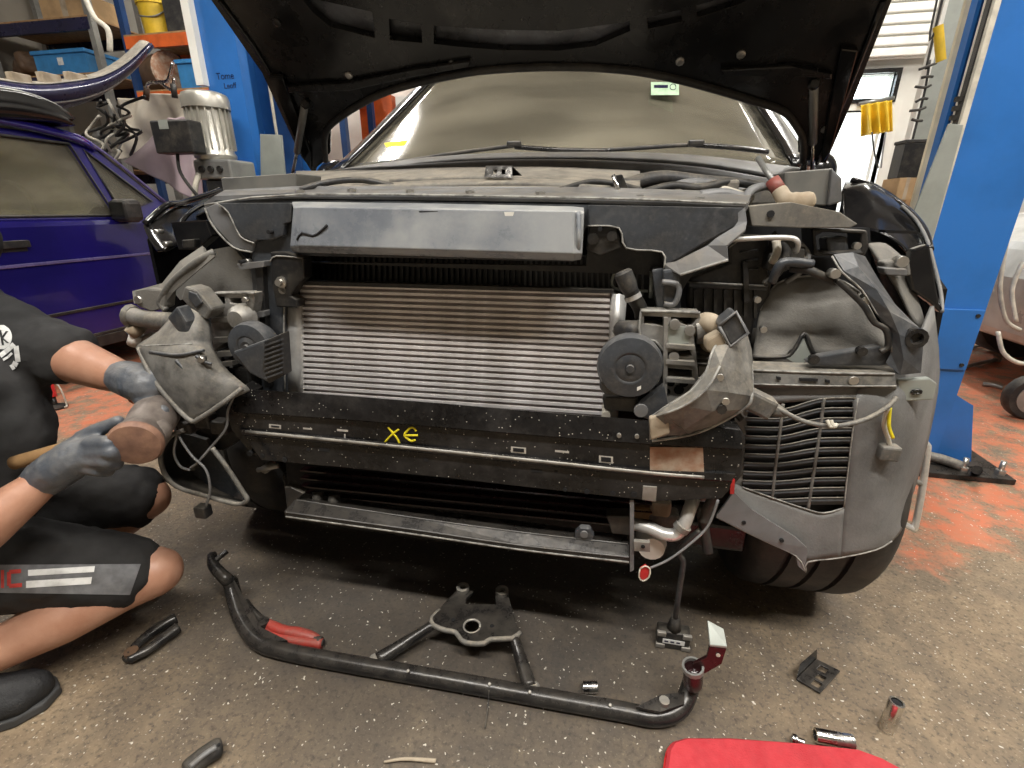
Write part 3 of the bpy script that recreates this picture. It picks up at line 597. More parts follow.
for z in (.675, .40, .245): gs('side_moulding', [(1.62, z-.008), (2.93, z-.006), (2.93, z+.008), (1.62, z+.010)], -.010, 'golf_trim' if z > .5 else 'black_plastic', .003)
for y in (1.60, 2.86): gs('door_gap', [(y, .24), (y+.006, .24), (y+.006, .89), (y, .89)], -.0012, 'dark_void')
hd = gs('door_handle', [(1.84, .765), (2.05, .765), (2.05, .80), (1.84, .80)], -.025, 'black_plastic', .006); gs('handle_cup', [(1.85, .745), (2.04, .745), (2.04, .764), (1.85, .764)], -.003, 'dark_void', 0, -3.0, hd)
mi = box3('wing_mirror', (-3.02, 2.55, .875), (-2.89, 2.67, 1.01), 'rubber', g, .03); box3('mirror_foot', (-3.05, 2.62, .88), (-2.99, 2.72, .95), 'black_plastic', g, .01)
box3('mirror_glass', (-3.005, 2.545, .895), (-2.905, 2.551, .99), 'black_gloss', mi)
gs('sill_trim', [(1.2, .17), (2.85, .17), (2.85, .235), (1.2, .235)], -.012, 'black_plastic', .004)
for y in (.80, 3.28):
    for x in (-3.07, -4.58):
        w = lathe3('wheel', (x, y, .29), (1, 0, 0), [(-.09, .18), (-.09, .28), (-.07, .29), (.05, .29), (.07, .28), (.07, .18)], 'rubber', g); lathe3('hub_cap', (x+.06, y, .29), (1, 0, 0), [(0, .18), (.02, .16), (.03, 0)], 'grey_metal', w)
tube3('steering_wheel', [V((-3.42+.17*math.cos(a)*.3, 2.34+.06*math.cos(a), .93+.17*math.sin(a))) for a in [k*math.pi/8 for k in range(17)]], .013, 'rubber', g, 8, 2)
for x in (-3.45, -4.15):
    s = box3('seat', (x-.24, 1.55, .45), (x+.24, 2.0, .62), 'seat', g, .05); box3('seat_back', (x-.24, 1.42, .6), (x+.24, 1.58, 1.08), 'seat', s, .06, Matrix.Rotation(.15, 3, 'X')); box3('head_rest', (x-.12, 1.35, 1.12), (x+.12, 1.45, 1.28), 'seat', s, .04)
box3('dashboard', (-4.55, 2.5, .72), (-3.1, 2.95, .92), 'dash', g, .05)
for y in (1.0, 2.3): pass

# ================================================================== the dismantled black car
car = thing('dismantled_car', (-.27, 1.3, 0), 'black car with its front bumper, headlights and grille removed and bonnet open', 'car')
# --- bonnet
HA = math.radians(40); HN = V((0, math.sin(HA), math.cos(HA))); HP = V((-.25, 1.62, 1.07)); HD = V((0, -math.cos(HA), math.sin(HA)))
def hp(u, v): return PP(u, v, HP, HN)
def hs(x, s): return V((x, 0, 0))+V((0, HP.y, HP.z))+HD*s
arch = [(326, 160), (326, 132), (344, 114), (379, 94), (414, 83), (450, 75), (480, 70), (520, 67), (560, 66), (600, 67), (640, 71), (680, 79), (724, 91), (753, 100), (783, 110), (797, 126), (803, 140), (803, 160)]
left_edge = [(211, 0), (262, 73), (300, 155), (312, 171)]; right_edge = [(826, 163), (853, 100), (892, 0)]
outer = [hs(-.80, 1.02), hs(-.90, .85)]+[hp(*q) for q in left_edge]+[hp(*q) for q in arch]+[hp(*q) for q in right_edge]+[hs(.47, .85), hs(.37, 1.02), hs(.1, 1.08), hs(-.25, 1.10), hs(-.55, 1.08)]
holes = [[(300, -4), (372, 12), (375, 38), (330, 27), (312, 12)], [(389, 19), (421, 24), (422, 43), (390, 40)], [(434, 26), (500, 30), (560, 31), (629, 22), (630, 31), (595, 46), (557, 51), (500, 50), (460, 47), (434, 44)], [(647, 18), (681, 10), (682, 22), (648, 29)], [(696, 6), (745, -8), (775, -14), (740, 4), (697, 18)]]
hl = [[hp(*q) for q in h] for h in holes]
hl.append([hs(-.78, .80), hs(-.55, .62), hs(-.25, .56), hs(.1, .62), hs(.32, .80), hs(.2, .98), hs(-.25, 1.02), hs(-.68, .98)])
hood = slab3('bonnet', [outer]+hl, HN*.02, 'hood_under', car, .006)
skin = [p+HN*.026 for p in outer]
o = slab3('bonnet_skin', [skin], HN*.003, 'hood_skin', hood)
o = slab3('bonnet_edge', [[p+HN*.02 for p in outer], [p+HN*.02+(hs(-.23, .5)-p)*.02 for p in outer]], HN*.010, 'black_gloss', hood)
ar = [hp(*q)-HN*.004 for q in arch]; tube3('rear_seal', ar, .009, 'rubber', hood, 8, 4)
for e, n in ((left_edge, 1), (right_edge, -1)):
    P_ = [hp(u+n*9, v) for u, v in e if v < 168]; tube3('fold_ridge', [p-HN*.003 for p in P_], .006, 'black_gloss', hood, 6, 3)
def strip(name, quad, m, up=.014): slab3(name, [[hp(*q)-HN*up for q in quad]], HN*up, m, hood, .004)
strip('stiffener', [(288, 83), (345, 80), (415, 66), (470, 58), (470, 63), (418, 73), (350, 88), (290, 90)], 'hood_under')
strip('stiffener', [(720, 66), (790, 62), (832, 70), (832, 76), (790, 72), (722, 72)], 'hood_under')
strip('hinge_plate', [(270, 72), (284, 73), (312, 150), (312, 168), (303, 152)], 'black_gloss'); strip('hinge_plate', [(840, 44), (858, 46), (830, 150), (822, 160), (822, 140)], 'black_gloss')
for q in ((276, 79), (290, 113), (306, 141), (847, 52), (837, 95), (825, 129), (741, 54), (680, 61), (452, 64), (395, 75), (349, 75), (277, 22)):
    p = hp(*q)-HN*.012; lathe3('bonnet_bolt', p+HN*.014, -HN, [(0, .010), (.006, .010), (.008, .006)], 'bolt' if q[1] > 40 else 'black_metal', hood, 8)
def strut(a, b, c):
    t = cyl3('gas_strut', PY(*a), PY(*b), .0105, 'grey_metal', car, seg=12); cyl3('piston_rod', PY(*b), PY(*c), .005, 'chrome', t, seg=8); lathe3('ball_joint', PY(*a), (0, -1, 0), [(-.008, .010), (0, .014), (.008, .010)], 'black_metal', t, 10)
strut((305, 104, 1.40), (297, 152, 1.52), (292, 176, 1.58)); strut((814, 84, 1.42), (813, 143, 1.56), (812, 170, 1.62))
tube('hinge_arm', [(321, 138), (318, 155), (311, 178)], 1.62, .008, 'black_metal', car); tube('hinge_arm', [(805, 126), (805, 150), (803, 175)], 1.62, .008, 'black_metal', car)
# --- windscreen, cabin
top = [(452, 62, 2.37), (500, 50, 2.34), (560, 46, 2.33), (640, 50, 2.34), (735, 78, 2.37)]
mid = [(388, 128, 2.07), (465, 110, 2.01), (560, 104, 1.99), (660, 108, 2.01), (770, 130, 2.07)]
bot = [(343, 172, 1.79), (450, 165, 1.73), (560, 162, 1.71), (670, 162, 1.73), (790, 165, 1.79)]
ws = loft('windscreen', [top, mid, bot], 0, 'windscreen_glass', car, .005, 2)
T = [pt(q, 0) for q in top]; B_ = [pt(q, 0) for q in bot]; Md = [pt(q, 0) for q in mid]
for k, s in ((0, -1), (4, 1)):
    loft3('a_pillar', [[p+V((s*.005, -.008, 0)), p+V((s*.07, .03, 0)), p+V((s*.09, .12, -.02))] for p in (T[k], Md[k], B_[k])], 'black_gloss', car, .012, 1)
roof = loft3('roof', [[p+V((0, dy, dz)) for p in [T[0]+V((-.09, .1, -.02))]+T+[T[4]+V((.09, .1, -.02))]] for dy, dz in ((0, 0), (.15, .05), (.7, .11), (1.4, .08))], 'black_gloss', car, .02, 1)
loft3('head_lining', [[p+V((0, dy, dz)) for p in T] for dy, dz in ((.02, -.03), (.15, .02), (.7, .08), (1.4, .04))], 'seat', car, .01, 1)
loft3('dashboard', [[p+V((0, dy, dz)) for p in B_] for dy, dz in ((.03, -.01), (.25, -.02), (.45, -.03), (.55, -.12), (.58, -.4))], 'dash', car, .02, 1)
for x in (-.63, .13):
    s = box3('front_seat', (x-.25, 2.75, .5), (x+.25, 3.2, .72), 'seat', car, .05); box3('seat_back', (x-.24, 3.1, .68), (x+.24, 3.25, 1.24), 'seat', s, .06, Matrix.Rotation(-.18, 3, 'X')); box3('head_rest', (x-.13, 3.22, 1.25), (x+.13, 3.32, 1.43), 'seat', s, .045)
box3('rear_bulkhead', (-1.0, 3.9, .5), (.55, 4.0, 1.25), 'seat', car, .03)
for s, x in ((-1, -1.14), (1, .60)):
    d = slab3('door_side', [[V((x, 1.55, .28)), V((x, 3.9, .28)), V((x, 3.95, 1.04)), V((x, 1.95, 1.04)), V((x, 1.55, 1.0))]], (-.06 if s > 0 else .06, 0, 0), 'black_gloss', car, .02)
    slab3('side_glass', [[V((x-s*.03, 2.05, 1.05)), V((x-s*.03, 3.9, 1.05)), V((x-s*.14, 3.5, 1.42)), V((x-s*.14, 2.6, 1.42))]], (-s*.005, 0, 0), 'golf_glass', d)
    wm = loft3('wing_mirror', [[V((x+s*.03, 2.12, .985)), V((x+s*.03, 2.12, 1.15)), V((x+s*.03, 2.24, 1.16)), V((x+s*.03, 2.24, .98))], [V((x+s*.10, 2.05, .98)), V((x+s*.10, 2.05, 1.17)), V((x+s*.10, 2.25, 1.18)), V((x+s*.10, 2.25, .97))], [V((x+s*.20, 2.08, 1.0)), V((x+s*.20, 2.08, 1.14)), V((x+s*.20, 2.24, 1.15)), V((x+s*.20, 2.24, .99))]], 'black_gloss', car, 0, 2, close=True)
box3('floor_pan', (-1.08, 1.6, .24), (.54, 4.2, .30), 'black_metal', car)
for x in (-1.0, .47):
    w = lathe3('rear_wheel', (x, 4.0, .33), (1, 0, 0), [(-.11, .2), (-.11, .32), (-.09, .33), (.09, .33), (.11, .32), (.11, .2)], 'rubber', car)
# items on the windscreen
def on_ws(u, v, y=None):
    k = (v-104)/(162-104) if v > 104 else (v-46)/(104-46); yy = (1.99+(1.71-1.99)*k) if v > 104 else (2.33+(1.99-2.33)*k); return PY(u, v, yy-.012)
st = slab3('windscreen_sticker', [[on_ws(651, 82), on_ws(679, 82), on_ws(679, 95), on_ws(651, 95)]], (0, .001, 0), 'sticker_green', ws)
slab3('sticker_line', [[on_ws(654, 85)-V((0, .001, 0)), on_ws(668, 85)-V((0, .001, 0)), on_ws(668, 88)-V((0, .001, 0)), on_ws(654, 88)-V((0, .001, 0))]], (0, .0008, 0), 'navy', ws)
tube3('sticker_ring', [on_ws(673+3*math.cos(a), 87+3*math.sin(a))-V((0, .001, 0)) for a in [k*math.pi/4 for k in range(9)]], .0015, 'navy', ws, 5, 2)
slab3('warning_tag', [[on_ws(384, 143), on_ws(408, 140), on_ws(404, 146), on_ws(386, 147)]], (0, .001, 0), 'yellow_paint', ws)
mr = box3('rear_view_mirror', PY(536, 82, 2.45)+V((0, 0, -.03)), PY(592, 82, 2.45)+V((0, .04, .03)), 'dash', car, .012)
# wipers
def wiper(P_, arm):
    w = tube3('wiper_arm', [PY(*q) for q in arm], .007, 'black_metal', car, 6); tube3('wiper_blade', [PY(*q) for q in P_], .006, 'rubber', w, 6)
wiper(((390, 164, 1.72), (450, 154, 1.66), (512, 146, 1.63), (520, 145, 1.62)), ((515, 147, 1.62), (560, 150, 1.60), (610, 151, 1.60)))
wiper(((590, 151, 1.62), (640, 148, 1.62), (700, 145, 1.64), (762, 150, 1.68)), ((696, 145, 1.63), (735, 148, 1.63), (768, 152, 1.66)))
for q in ((514, 144, 1.61), (696, 143, 1.62)): p = PY(*q); box3('wiper_joint', p-V((.022, .01, .008)), p+V((.022, .01, .008)), 'black_plastic', car, .004)
# cowl
cw = loft('cowl_panel', [[(300, 188, 1.52), (420, 164, 1.46), (560, 158, 1.44), (690, 164, 1.46), (790, 180, 1.52)], [(300, 176, 1.62), (430, 158, 1.58), (560, 153, 1.56), (690, 156, 1.58), (800, 170, 1.62)], [(325, 176, 1.85), (440, 160, 1.74), (560, 155, 1.70), (680, 156, 1.74), (795, 168, 1.85)]], 0, 'cowl_grey', car, .006, 2)
tube('cowl_seal', [(262, 186, 1.40), (320, 177, 1.42), (420, 170, 1.40), (520, 166, 1.39), (620, 168, 1.40), (700, 174, 1.42), (772, 186, 1.44)], 0, .017, 'cowl_grey', car, 10)
tube('cowl_channel', [(262, 194, 1.36), (330, 184, 1.38), (430, 177, 1.36), (520, 173, 1.35), (620, 176, 1.36), (720, 186, 1.38), (772, 195, 1.4)], 0, .011, 'grey_plastic', car, 8)
# engine bay tray, engine cover, hoses
box3('bay_floor', (-.98, .99, .55), (.42, 1.6, .60), 'dark_void', car); box3('fire_wall', (-1.08, 1.58, .3), (.54, 1.62, 1.02), 'dark_void', car)
ec = loft('engine_cover', [[(u, v+w, y) for u, w in ((296, 2), (380, 1), (430, -1), (490, -2), (550, -2), (600, 0), (640, 2))] for v, y in ((194, .99), (189, 1.04), (184, 1.10), (178, 1.18), (172, 1.28), (170, 1.36))], 0, 'dusty_cover', car, .006, 1)
for u in (452, 548): tube('cover_groove', [(u-20, 188, 1.05), (u-4, 180, 1.15), (u+14, 172, 1.27)], 0, .005, 'dusty_cover', ec, 6)
tube('cover_ridge', [(330, 190, 1.03), (430, 187, 1.04), (520, 185, 1.04), (610, 190, 1.03)], 0, .008, 'dusty_cover', ec, 8)
tube('cover_ridge', [(390, 182, 1.12), (470, 179, 1.13), (540, 180, 1.13), (600, 186, 1.1)], 0, .007, 'dusty_cover', ec, 8)
for i, (P_, r, m_) in enumerate((([(624, 186, 1.15), (660, 178, 1.2), (700, 182, 1.22), (740, 186, 1.2), (765, 190, 1.15)], .016, 'hose'), ([(640, 200, 1.02), (668, 190, 1.06), (690, 184, 1.1), (715, 186, 1.15), (748, 194, 1.1)], .011, 'wire_grey'), ([(652, 196, 1.1), (664, 192, 1.05), (676, 196, 1.02), (690, 201, 1.0)], .014, 'hose'), ([(690, 188, 1.06), (720, 190, 1.05), (752, 200, 1.02)], .009, 'wire_white'), ([(700, 196, .98), (725, 194, .98), (744, 200, .98)], .010, 'wire_grey'))): tube('engine_hose', P_, 0, r, m_, car)
for q, s in (((690, 192), .03), ((722, 188), .026), ((758, 196), .03)): p = PY(*q, 1.08); box3('connector_block', p-V((s, .03, .018)), p+V((s, .03, .014)), 'dusty_cover', car, .006)
slab3('intake_flap', [[PY(612, 176, 1.0), PY(622, 174, 1.0), PY(634, 200, 1.0), PY(618, 203, 1.0)]], (0, .03, 0), 'black_metal', car, .002); tube('intake_flap_edge', [(613, 175), (622, 200)], .995, .004, 'chrome', car)
for i in range(3): tube('pipe_stub', [(468+i*60, 196, 1.02), (480+i*60, 192, 1.03), (494+i*60, 196, 1.02)], 0, .008, 'dusty_cover', car)
# --- front carrier
fc = plate('front_carrier', [(205, 208), (214, 198), (300, 196), (590, 200), (746, 205), (745, 230), (727, 245), (727, 260), (700, 267), (679, 274), (664, 268), (662, 252), (624, 248), (618, 228), (586, 228), (575, 262), (300, 256), (278, 254), (285, 262), (288, 292), (284, 300), (284, 396), (262, 392), (256, 330), (250, 268), (252, 250), (233, 246), (216, 226)], .90, .05, 'grey_plastic', car, bevel=.006)
plate('carrier_top', [(204, 203, .90), (214, 196, .90), (300, 193, .90), (590, 197, .90), (748, 203, .90), (752, 192, 1.0), (590, 187, 1.0), (300, 186, 1.02), (225, 190, 1.02)], .9, .01, 'cowl_grey', car, off=(0, 0, -.012))
plate('carrier_recess', [(250, 240), (300, 240), (300, 262), (586, 266), (590, 222), (640, 226), (662, 250), (700, 262), (670, 310), (655, 310), (652, 275), (280, 262), (282, 396), (256, 390), (250, 268)], .945, .02, 'black_plastic', car)
for q in ((205, 210), (745, 212)): pass
# shaped lower skirt of the carrier, left and right
plate('carrier_flange', [(205, 208), (216, 203), (228, 212), (240, 236), (254, 243), (252, 252), (233, 247), (213, 226)], .893, .01, 'cowl_grey', fc, bevel=.003)
plate('carrier_face', [(216, 203), (292, 203), (291, 222), (284, 224), (283, 236), (272, 240), (258, 240), (254, 243), (240, 236), (228, 212)], .885, .015, 'grey_plastic', fc, bevel=.003)
plate('carrier_face', [(588, 205), (745, 208), (738, 226), (722, 234), (700, 246), (678, 260), (664, 266), (662, 252), (626, 248), (619, 228), (588, 226)], .885, .015, 'grey_plastic', fc, bevel=.003)
loft('carrier_flange', [[(745, 207, .885), (747, 222, .88), (745, 231, .87), (727, 246, .855), (728, 260, .85), (702, 268, .85), (680, 275, .86), (664, 268, .885)], [(738, 213, .885), (738, 222, .884), (734, 228, .882), (716, 239, .880), (708, 246, .878), (694, 253, .878), (676, 262, .88), (664, 264, .886)]], 0, 'cowl_grey', fc, .004, 0, smooth=False)
plate('bolt_pad', [(588, 226), (617, 226), (622, 248), (600, 256), (586, 250)], .893, .02, 'black_plastic', fc, bevel=.003)
for q, r in (((593, 239), .010), ((612, 236), .009), ((282, 290), .009)): b_ = cyl('carrier_bolt', q, .885, r, .012, 'bolt' if q[0] == 282 else 'black_metal', fc, 10)
for q in ((268, 232), (240, 262), (600, 229)): cyl('clip_hole', q, .872, .004, .02, 'dark_void', fc, 8)
# side columns
plate('column_block', [(270, 252), (284, 252), (303, 258), (304, 278), (296, 286), (290, 296), (297, 300), (297, 308), (276, 307), (272, 285)], .885, .03, 'black_plastic', car, bevel=.003)
lathe3('column_bolt', PY(282, 282, .885), (0, -1, 0), [(0, .012), (.004, .012), (.005, .007), (.014, .007)], 'bolt', car, 10)
for v0 in (264, 314): plate('column_tab', [(236, v0), (264, v0-3), (264, v0+3), (240, v0+6)], .875, .02, 'cowl_grey', car, bevel=.002)
plate('column_rib', [(254, 262), (262, 262), (270, 388), (264, 388)], .886, .02, 'black_plastic', car, bevel=.002)
plate('right_column', [(652, 270), (663, 268), (668, 312), (658, 314)], .89, .04, 'grey_plastic', car, bevel=.003)
rb = plate('column_bracket', [(663, 270), (680, 268), (681, 300), (672, 306), (664, 304)], .87, .03, 'grey_plastic', car, bevel=.004); tube('bracket_loop', [(662, 282), (676, 284), (679, 292), (674, 304), (664, 304)], .862, .005, 'cowl_grey', rb)
# scoop
sc = loft('intake_scoop', [[(292, 203, .905), (300, 203, .90), (440, 205, .90), (572, 208, .90), (584, 209, .905)], [(294, 209, .855), (303, 208, .845), (440, 210, .842), (572, 212, .842), (584, 214, .85)], [(291, 246, .845), (300, 245, .833), (440, 249, .830), (573, 253, .830), (582, 253, .84)], [(292, 250, .86), (300, 251, .845), (440, 255, .845), (573, 259, .845), (581, 258, .855)], [(294, 249, .91), (300, 250, .91), (440, 254, .91), (573, 258, .91), (580, 257, .91)]], 0, 'scoop_plastic', car, .006, 0, smooth=False)
sc.modifiers.new('b', 'BEVEL').width = .008; sc.modifiers['b'].segments = 3
for o_ in (sc,): o_.modifiers['b'].limit_method = 'ANGLE'
tube('scoop_seam', [(578, 212, .842), (579, 236, .83), (578, 254, .842)], 0, .004, 'scoop_plastic', sc)
plate('scoop_slot', [(419, 211), (438, 211), (434, 217), (420, 216)], .839, .006, 'black_plastic', sc); plate('scoop_tab', [(504, 212), (514, 212), (513, 216), (505, 216)], .838, .006, 'white_paint', sc)
tube('scoop_crack', [(297, 240, .833), (302, 233, .833), (313, 236, .833), (321, 231, .833), (327, 225, .834)], 0, .0022, 'dark_void', sc, 5, 2)
# --- radiator behind, dark, with upright fins
rad = plate('radiator', [(275, 252), (660, 258), (664, 470), (262, 450)], 1.0, .03, 'black_plastic', car)
for i in range(62): u = 300+i*5.6; plate('radiator_fin', [(u, 255), (u+2.2, 255), (u+2.2, 296), (u, 296)], .99, .01, 'black_plastic' if i < 40 else 'cowl_grey', rad)
tube('radiator_frame', [(652, 271), (651, 298)], .93, .004, 'zinc_plate', car); tube('radiator_frame', [(615, 270), (614, 288), (648, 291)], .95, .003, 'zinc_plate', car)
# --- condenser
def cv(u, k): a = 284+k*(397-284)/20; b = 292.5+k*(419-292.5)/20; return a+(b-a)*(u-300)/312
cnd = plate('condenser', [(296, 283), (614, 291), (607, 424), (298, 402)], .935, .012, 'dark_void', car)
for k in range(21): plate('condenser_tube', [(300, cv(300, k)), (610-k*.15, cv(610, k)), (610-k*.15, cv(610, k)+2.8), (300, cv(300, k)+2.6)], .92, .02, 'condenser', cnd)
plate('fin_core', [(300, 284), (612, 293), (606, 419), (300, 396)], .929, .006, 'fin_core', cnd)
tk = loft('condenser_tank', [[(284, 297, .93), (287, 297, .915), (294, 297, .912), (299, 297, .915), (303, 297, .925)], [(287, 398, .93), (289, 398, .915), (296, 399, .912), (300, 399, .915), (304, 399, .925)]], 0, 'tank_alu', cnd, .004)
tk = loft('condenser_tank', [[(611, 294, .93), (615, 294, .912), (621, 294, .912), (626, 297, .93)], [(605, 420, .93), (608, 420, .912), (613, 420, .912), (617, 420, .93)]], 0, 'tank_alu', cnd, .004)
plate('condenser_rail', [(296, 281), (614, 290), (614, 293.5), (296, 285)], .915, .025, 'black_plastic', cnd)
tube('filler_pipe', [(628, 284, .86), (633, 296, .87), (640, 308, .89), (642, 320, .9)], 0, .013, 'rubber', car, 10); lathe3('valve_cap', PY(628, 285, .86), V((-.5, 0, 1)), [(-.012, .013), (.0, .016), (.022, .016), (.026, .012)], 'hose', car, 12); lathe3('cap_ring', PY(633, 297, .868), V((-.5, 0, 1)), [(-.004, .0150), (.004, .0150)], 'tank_alu', car, 12)
tube('coolant_hose', [(622, 330, .90), (632, 330, .87), (646, 330, .88)], 0, .018, 'hose', car, 12)
# --- bumper beam
def row(y, *q): return [(u, v, y) for u, v in q]
tp = [(233, 389), (340, 396), (440, 404), (545, 413), (648, 421), (740, 431)]
l1 = [(234, 411), (340, 418), (440, 426), (545, 435), (648, 443), (742, 448)]
l2 = [(240, 429), (340, 438), (440, 448), (545, 459), (648, 470), (735, 474)]
l3 = [(244, 434), (340, 443), (440, 453), (545, 464), (648, 475), (732, 480)]
l4 = [(262, 459), (340, 466), (440, 476), (545, 488), (655, 500), (722, 497)]
bm_ = loft('bumper_beam', [row(.875, *tp), row(.80, *tp), row(.795, *l1), row(.803, *[(u, v+1) for u, v in l1]), row(.803, *l2), row(.797, *[(u, v+1) for u, v in l2]), row(.797, *l3), row(.805, *[(u, v+1) for u, v in l3]), row(.807, *l4), row(.875, *l4)], 0, 'beam_black', car, .004, 0, smooth=False)
tube('ridge_wear', [(246, 431.5), (340, 440.5), (440, 450.5), (545, 461.5), (648, 472.5), (704, 477)], .7972, .0042, 'cast_alu', bm_, 6)
tube('top_edge_wear', [(440, 404), (545, 413), (648, 421)], .8, .0012, 'grey_metal', bm_, 5)
plate('end_cap', [(233, 390), (244, 396), (252, 440), (262, 459), (250, 452), (232, 430), (226, 408)], .815, .06, 'beam_black', bm_)
# the yellow marks on the beam
for P_ in ([(385, 442), (391, 435.5), (399, 429)], [(388, 427), (393.5, 433.5), (397, 438), (399.5, 443)], [(416.5, 431), (413.5, 427.8), (410, 428), (407, 431), (404.5, 435.3), (408, 439), (411.5, 441), (415.5, 439.8)], [(405, 435.3), (411, 435.3), (418, 435.3)]):
    tube('yellow_mark', P_, .8012, .0023, 'yellow_paint', bm_, 6, 5)
for (u, v, w, h) in ((269, 424, 12, 4), (303, 427.5, 9, 1.6), (337, 429, 11, 2), (344, 434, 1.5, 6), (511, 446.5, 15, 6), (555, 450, 14, 2), (599, 455.5, 14, 7)):
    plate('scuffed_slot', [(u, v), (u+w, v+w*.09), (u+w, v+w*.09+h), (u, v+h)], .8012, .004, 'tank_alu', bm_)
    if h > 3 and w > 8: plate('slot_hole', [(u+2, v+1.5), (u+w-2, v+1.5+w*.07), (u+w-2, v+h-1+w*.07), (u+2, v+h-1)], .8002, .004, 'dark_void', bm_)
for (u, v, r) in ((249, 454, .006), (262, 456, .005), (284, 460, .006), (426, 460, .005), (556, 472, .004), (587, 492, .005), (613, 494, .005), (634, 495, .006), (565, 490, .004), (308, 450, .004)):
    cyl('beam_hole', (u, v), .803, r, .008, 'dark_void', bm_, 10); 
for (u, v, w) in ((319, 448, 10), (531, 469, 11)): plate('beam_slot', [(u, v), (u+w, v+1), (u+w, v+4), (u, v+3)], .803, .006, 'dark_void', bm_)
plate('beam_clip', [(643, 486), (657, 487), (656, 502), (642, 500)], .802, .006, 'cast_alu', bm_, bevel=.001)
for (u, v) in ((619, 436), (637, 437)): cyl('beam_hole', (u, v), .79, .004, .008, 'cast_alu', bm_, 8)
plate('rust_patch', [(650, 447), (703, 448), (704, 472), (650, 470)], .799, .006, 'rust', bm_)
plate('beam_end', [(700, 446), (746, 446), (743, 476), (738, 482), (722, 500), (700, 500)], .83, .05, 'beam_black', car, bevel=.006)
plate('beam_end_tip', [(705, 424), (742, 430), (746, 440), (744, 452), (706, 448)], .815, .04, 'beam_black', car, bevel=.005)
tube('end_hole_rim', [(731, 464), (737, 464), (738, 466), (732, 467), (731, 464)], .826, .002, 'cast_alu', car, 5, 2)
for (u, v) in ((268, 466), (274, 468)): pass
cyl('tow_bolt', (264, 470), .83, .010, .03, 'cast_alu', car, 8); tube('tow_pin', [(258, 470), (278, 466)], .83, .006, 'cast_alu', car)
# crash boxes behind the beam
for u0, u1 in ((228, 262), (650, 690)):
    a, b = PY(u0, 400, .87), PY(u1, 440, .87); box3('crash_box', (a.x, .87, .50), (b.x, 1.2, .62), 'black_metal', car, .006)
# --- lower cooler and lower support
for k in range(5): plate('cooler_row', [(300, 462+k*8), (652, 496+k*8), (652, 497.5+k*8), (300, 463.5+k*8)], .93, .02, 'red_primer', car)
plate('lower_cooler', [(285, 455), (660, 495), (655, 560), (290, 510)], .955, .02, 'dark_void', car)
loft('lower_support', [row(.90, (303, 494), (410, 508), (520, 522), (626, 536)), row(.835, (296, 500), (410, 518), (520, 533), (629, 545)), row(.815, (285, 511), (410, 528), (520, 544), (629, 556)), row(.815, (286, 517), (410, 534), (520, 550), (630, 563)), row(.84, (290, 519), (410, 536), (520, 551), (630, 564))], 0, 'black_metal', car, .005, 0, smooth=False)
tube('support_edge', [(286, 512), (410, 529), (520, 545), (629, 557)], .813, .0018, 'cowl_grey', car, 6); tube('support_edge', [(286, 516.5), (410, 533.5), (520, 549.5), (629, 562)], .813, .0022, 'edge_dust_highlight', car, 6); tube('support_edge', [(297, 500), (410, 517), (520, 532), (628, 544)], .833, .0014, 'cowl_grey', car, 6)
plate('support_bracket', [(284, 487), (290, 487), (304, 494), (296, 502), (287, 512)], .84, .02, 'black_plastic', car, bevel=.003)
for (u, v) in ((318, 498), (334, 501)): cyl3('support_stub', PY(u, v+4, .86), PY(u, v-6, .87), .014, 'rubber', car, seg=12)
plate('support_clip', [(575, 533), (580, 528), (590, 529), (594, 537), (592, 545), (574, 543)], .832, .015, 'grey_plastic', car, bevel=.003); cyl('clip_button', (584, 535), .828, .008, .01, 'cowl_grey', car, 12)
plate('side_strut', [(630, 500), (634, 500), (634, 570), (630, 572)], .81, .015, 'cowl_grey', car); plate('side_bracket', [(606, 516), (630, 516), (631, 536), (612, 534)], .84, .03, 'black_plastic', car, bevel=.003)
plate('foot_bracket', [(634, 542), (650, 543), (650, 552), (634, 551)], .805, .01, 'cast_alu', car); cyl('bracket_hole', (643, 547), .803, .004, .005, 'dark_void', car, 8)
tube('coolant_pipe', [(634, 524, .85), (650, 528, .84), (664, 534, .83), (676, 534, .83), (684, 524, .83), (690, 508, .84), (694, 498, .86)], 0, .0125, 'tank_alu', car, 12)
lathe3('pipe_collar', PY(682, 527, .83), V((.5, 0, 1)), [(-.006, .016), (.006, .016)], 'cast_alu', car, 12)
lathe3('washer_bottle', PY(650, 534, .90), (0, -1, 0), [(0, .03), (.03, .032), (.05, .026), (.052, 0)], 'white_paint', car, 16)
for (u, v, m_) in ((642, 512, 'wood'), (655, 516, 'dusty_bracket'), (668, 518, 'dusty_bracket'), (660, 506, 'tan_dust')): p = PY(u, v, .95); box3('pump_part', p-V((.022, .02, .02)), p+V((.022, .02, .02)), m_, car, .008)
for P_ in ([(700, 505, .85), (706, 540, .86), (708, 552, .86)], [(716, 492, .83), (708, 508, .84), (704, 522, .84)]): tube('loom_branch', P_, 0, .010, 'rubber', car)
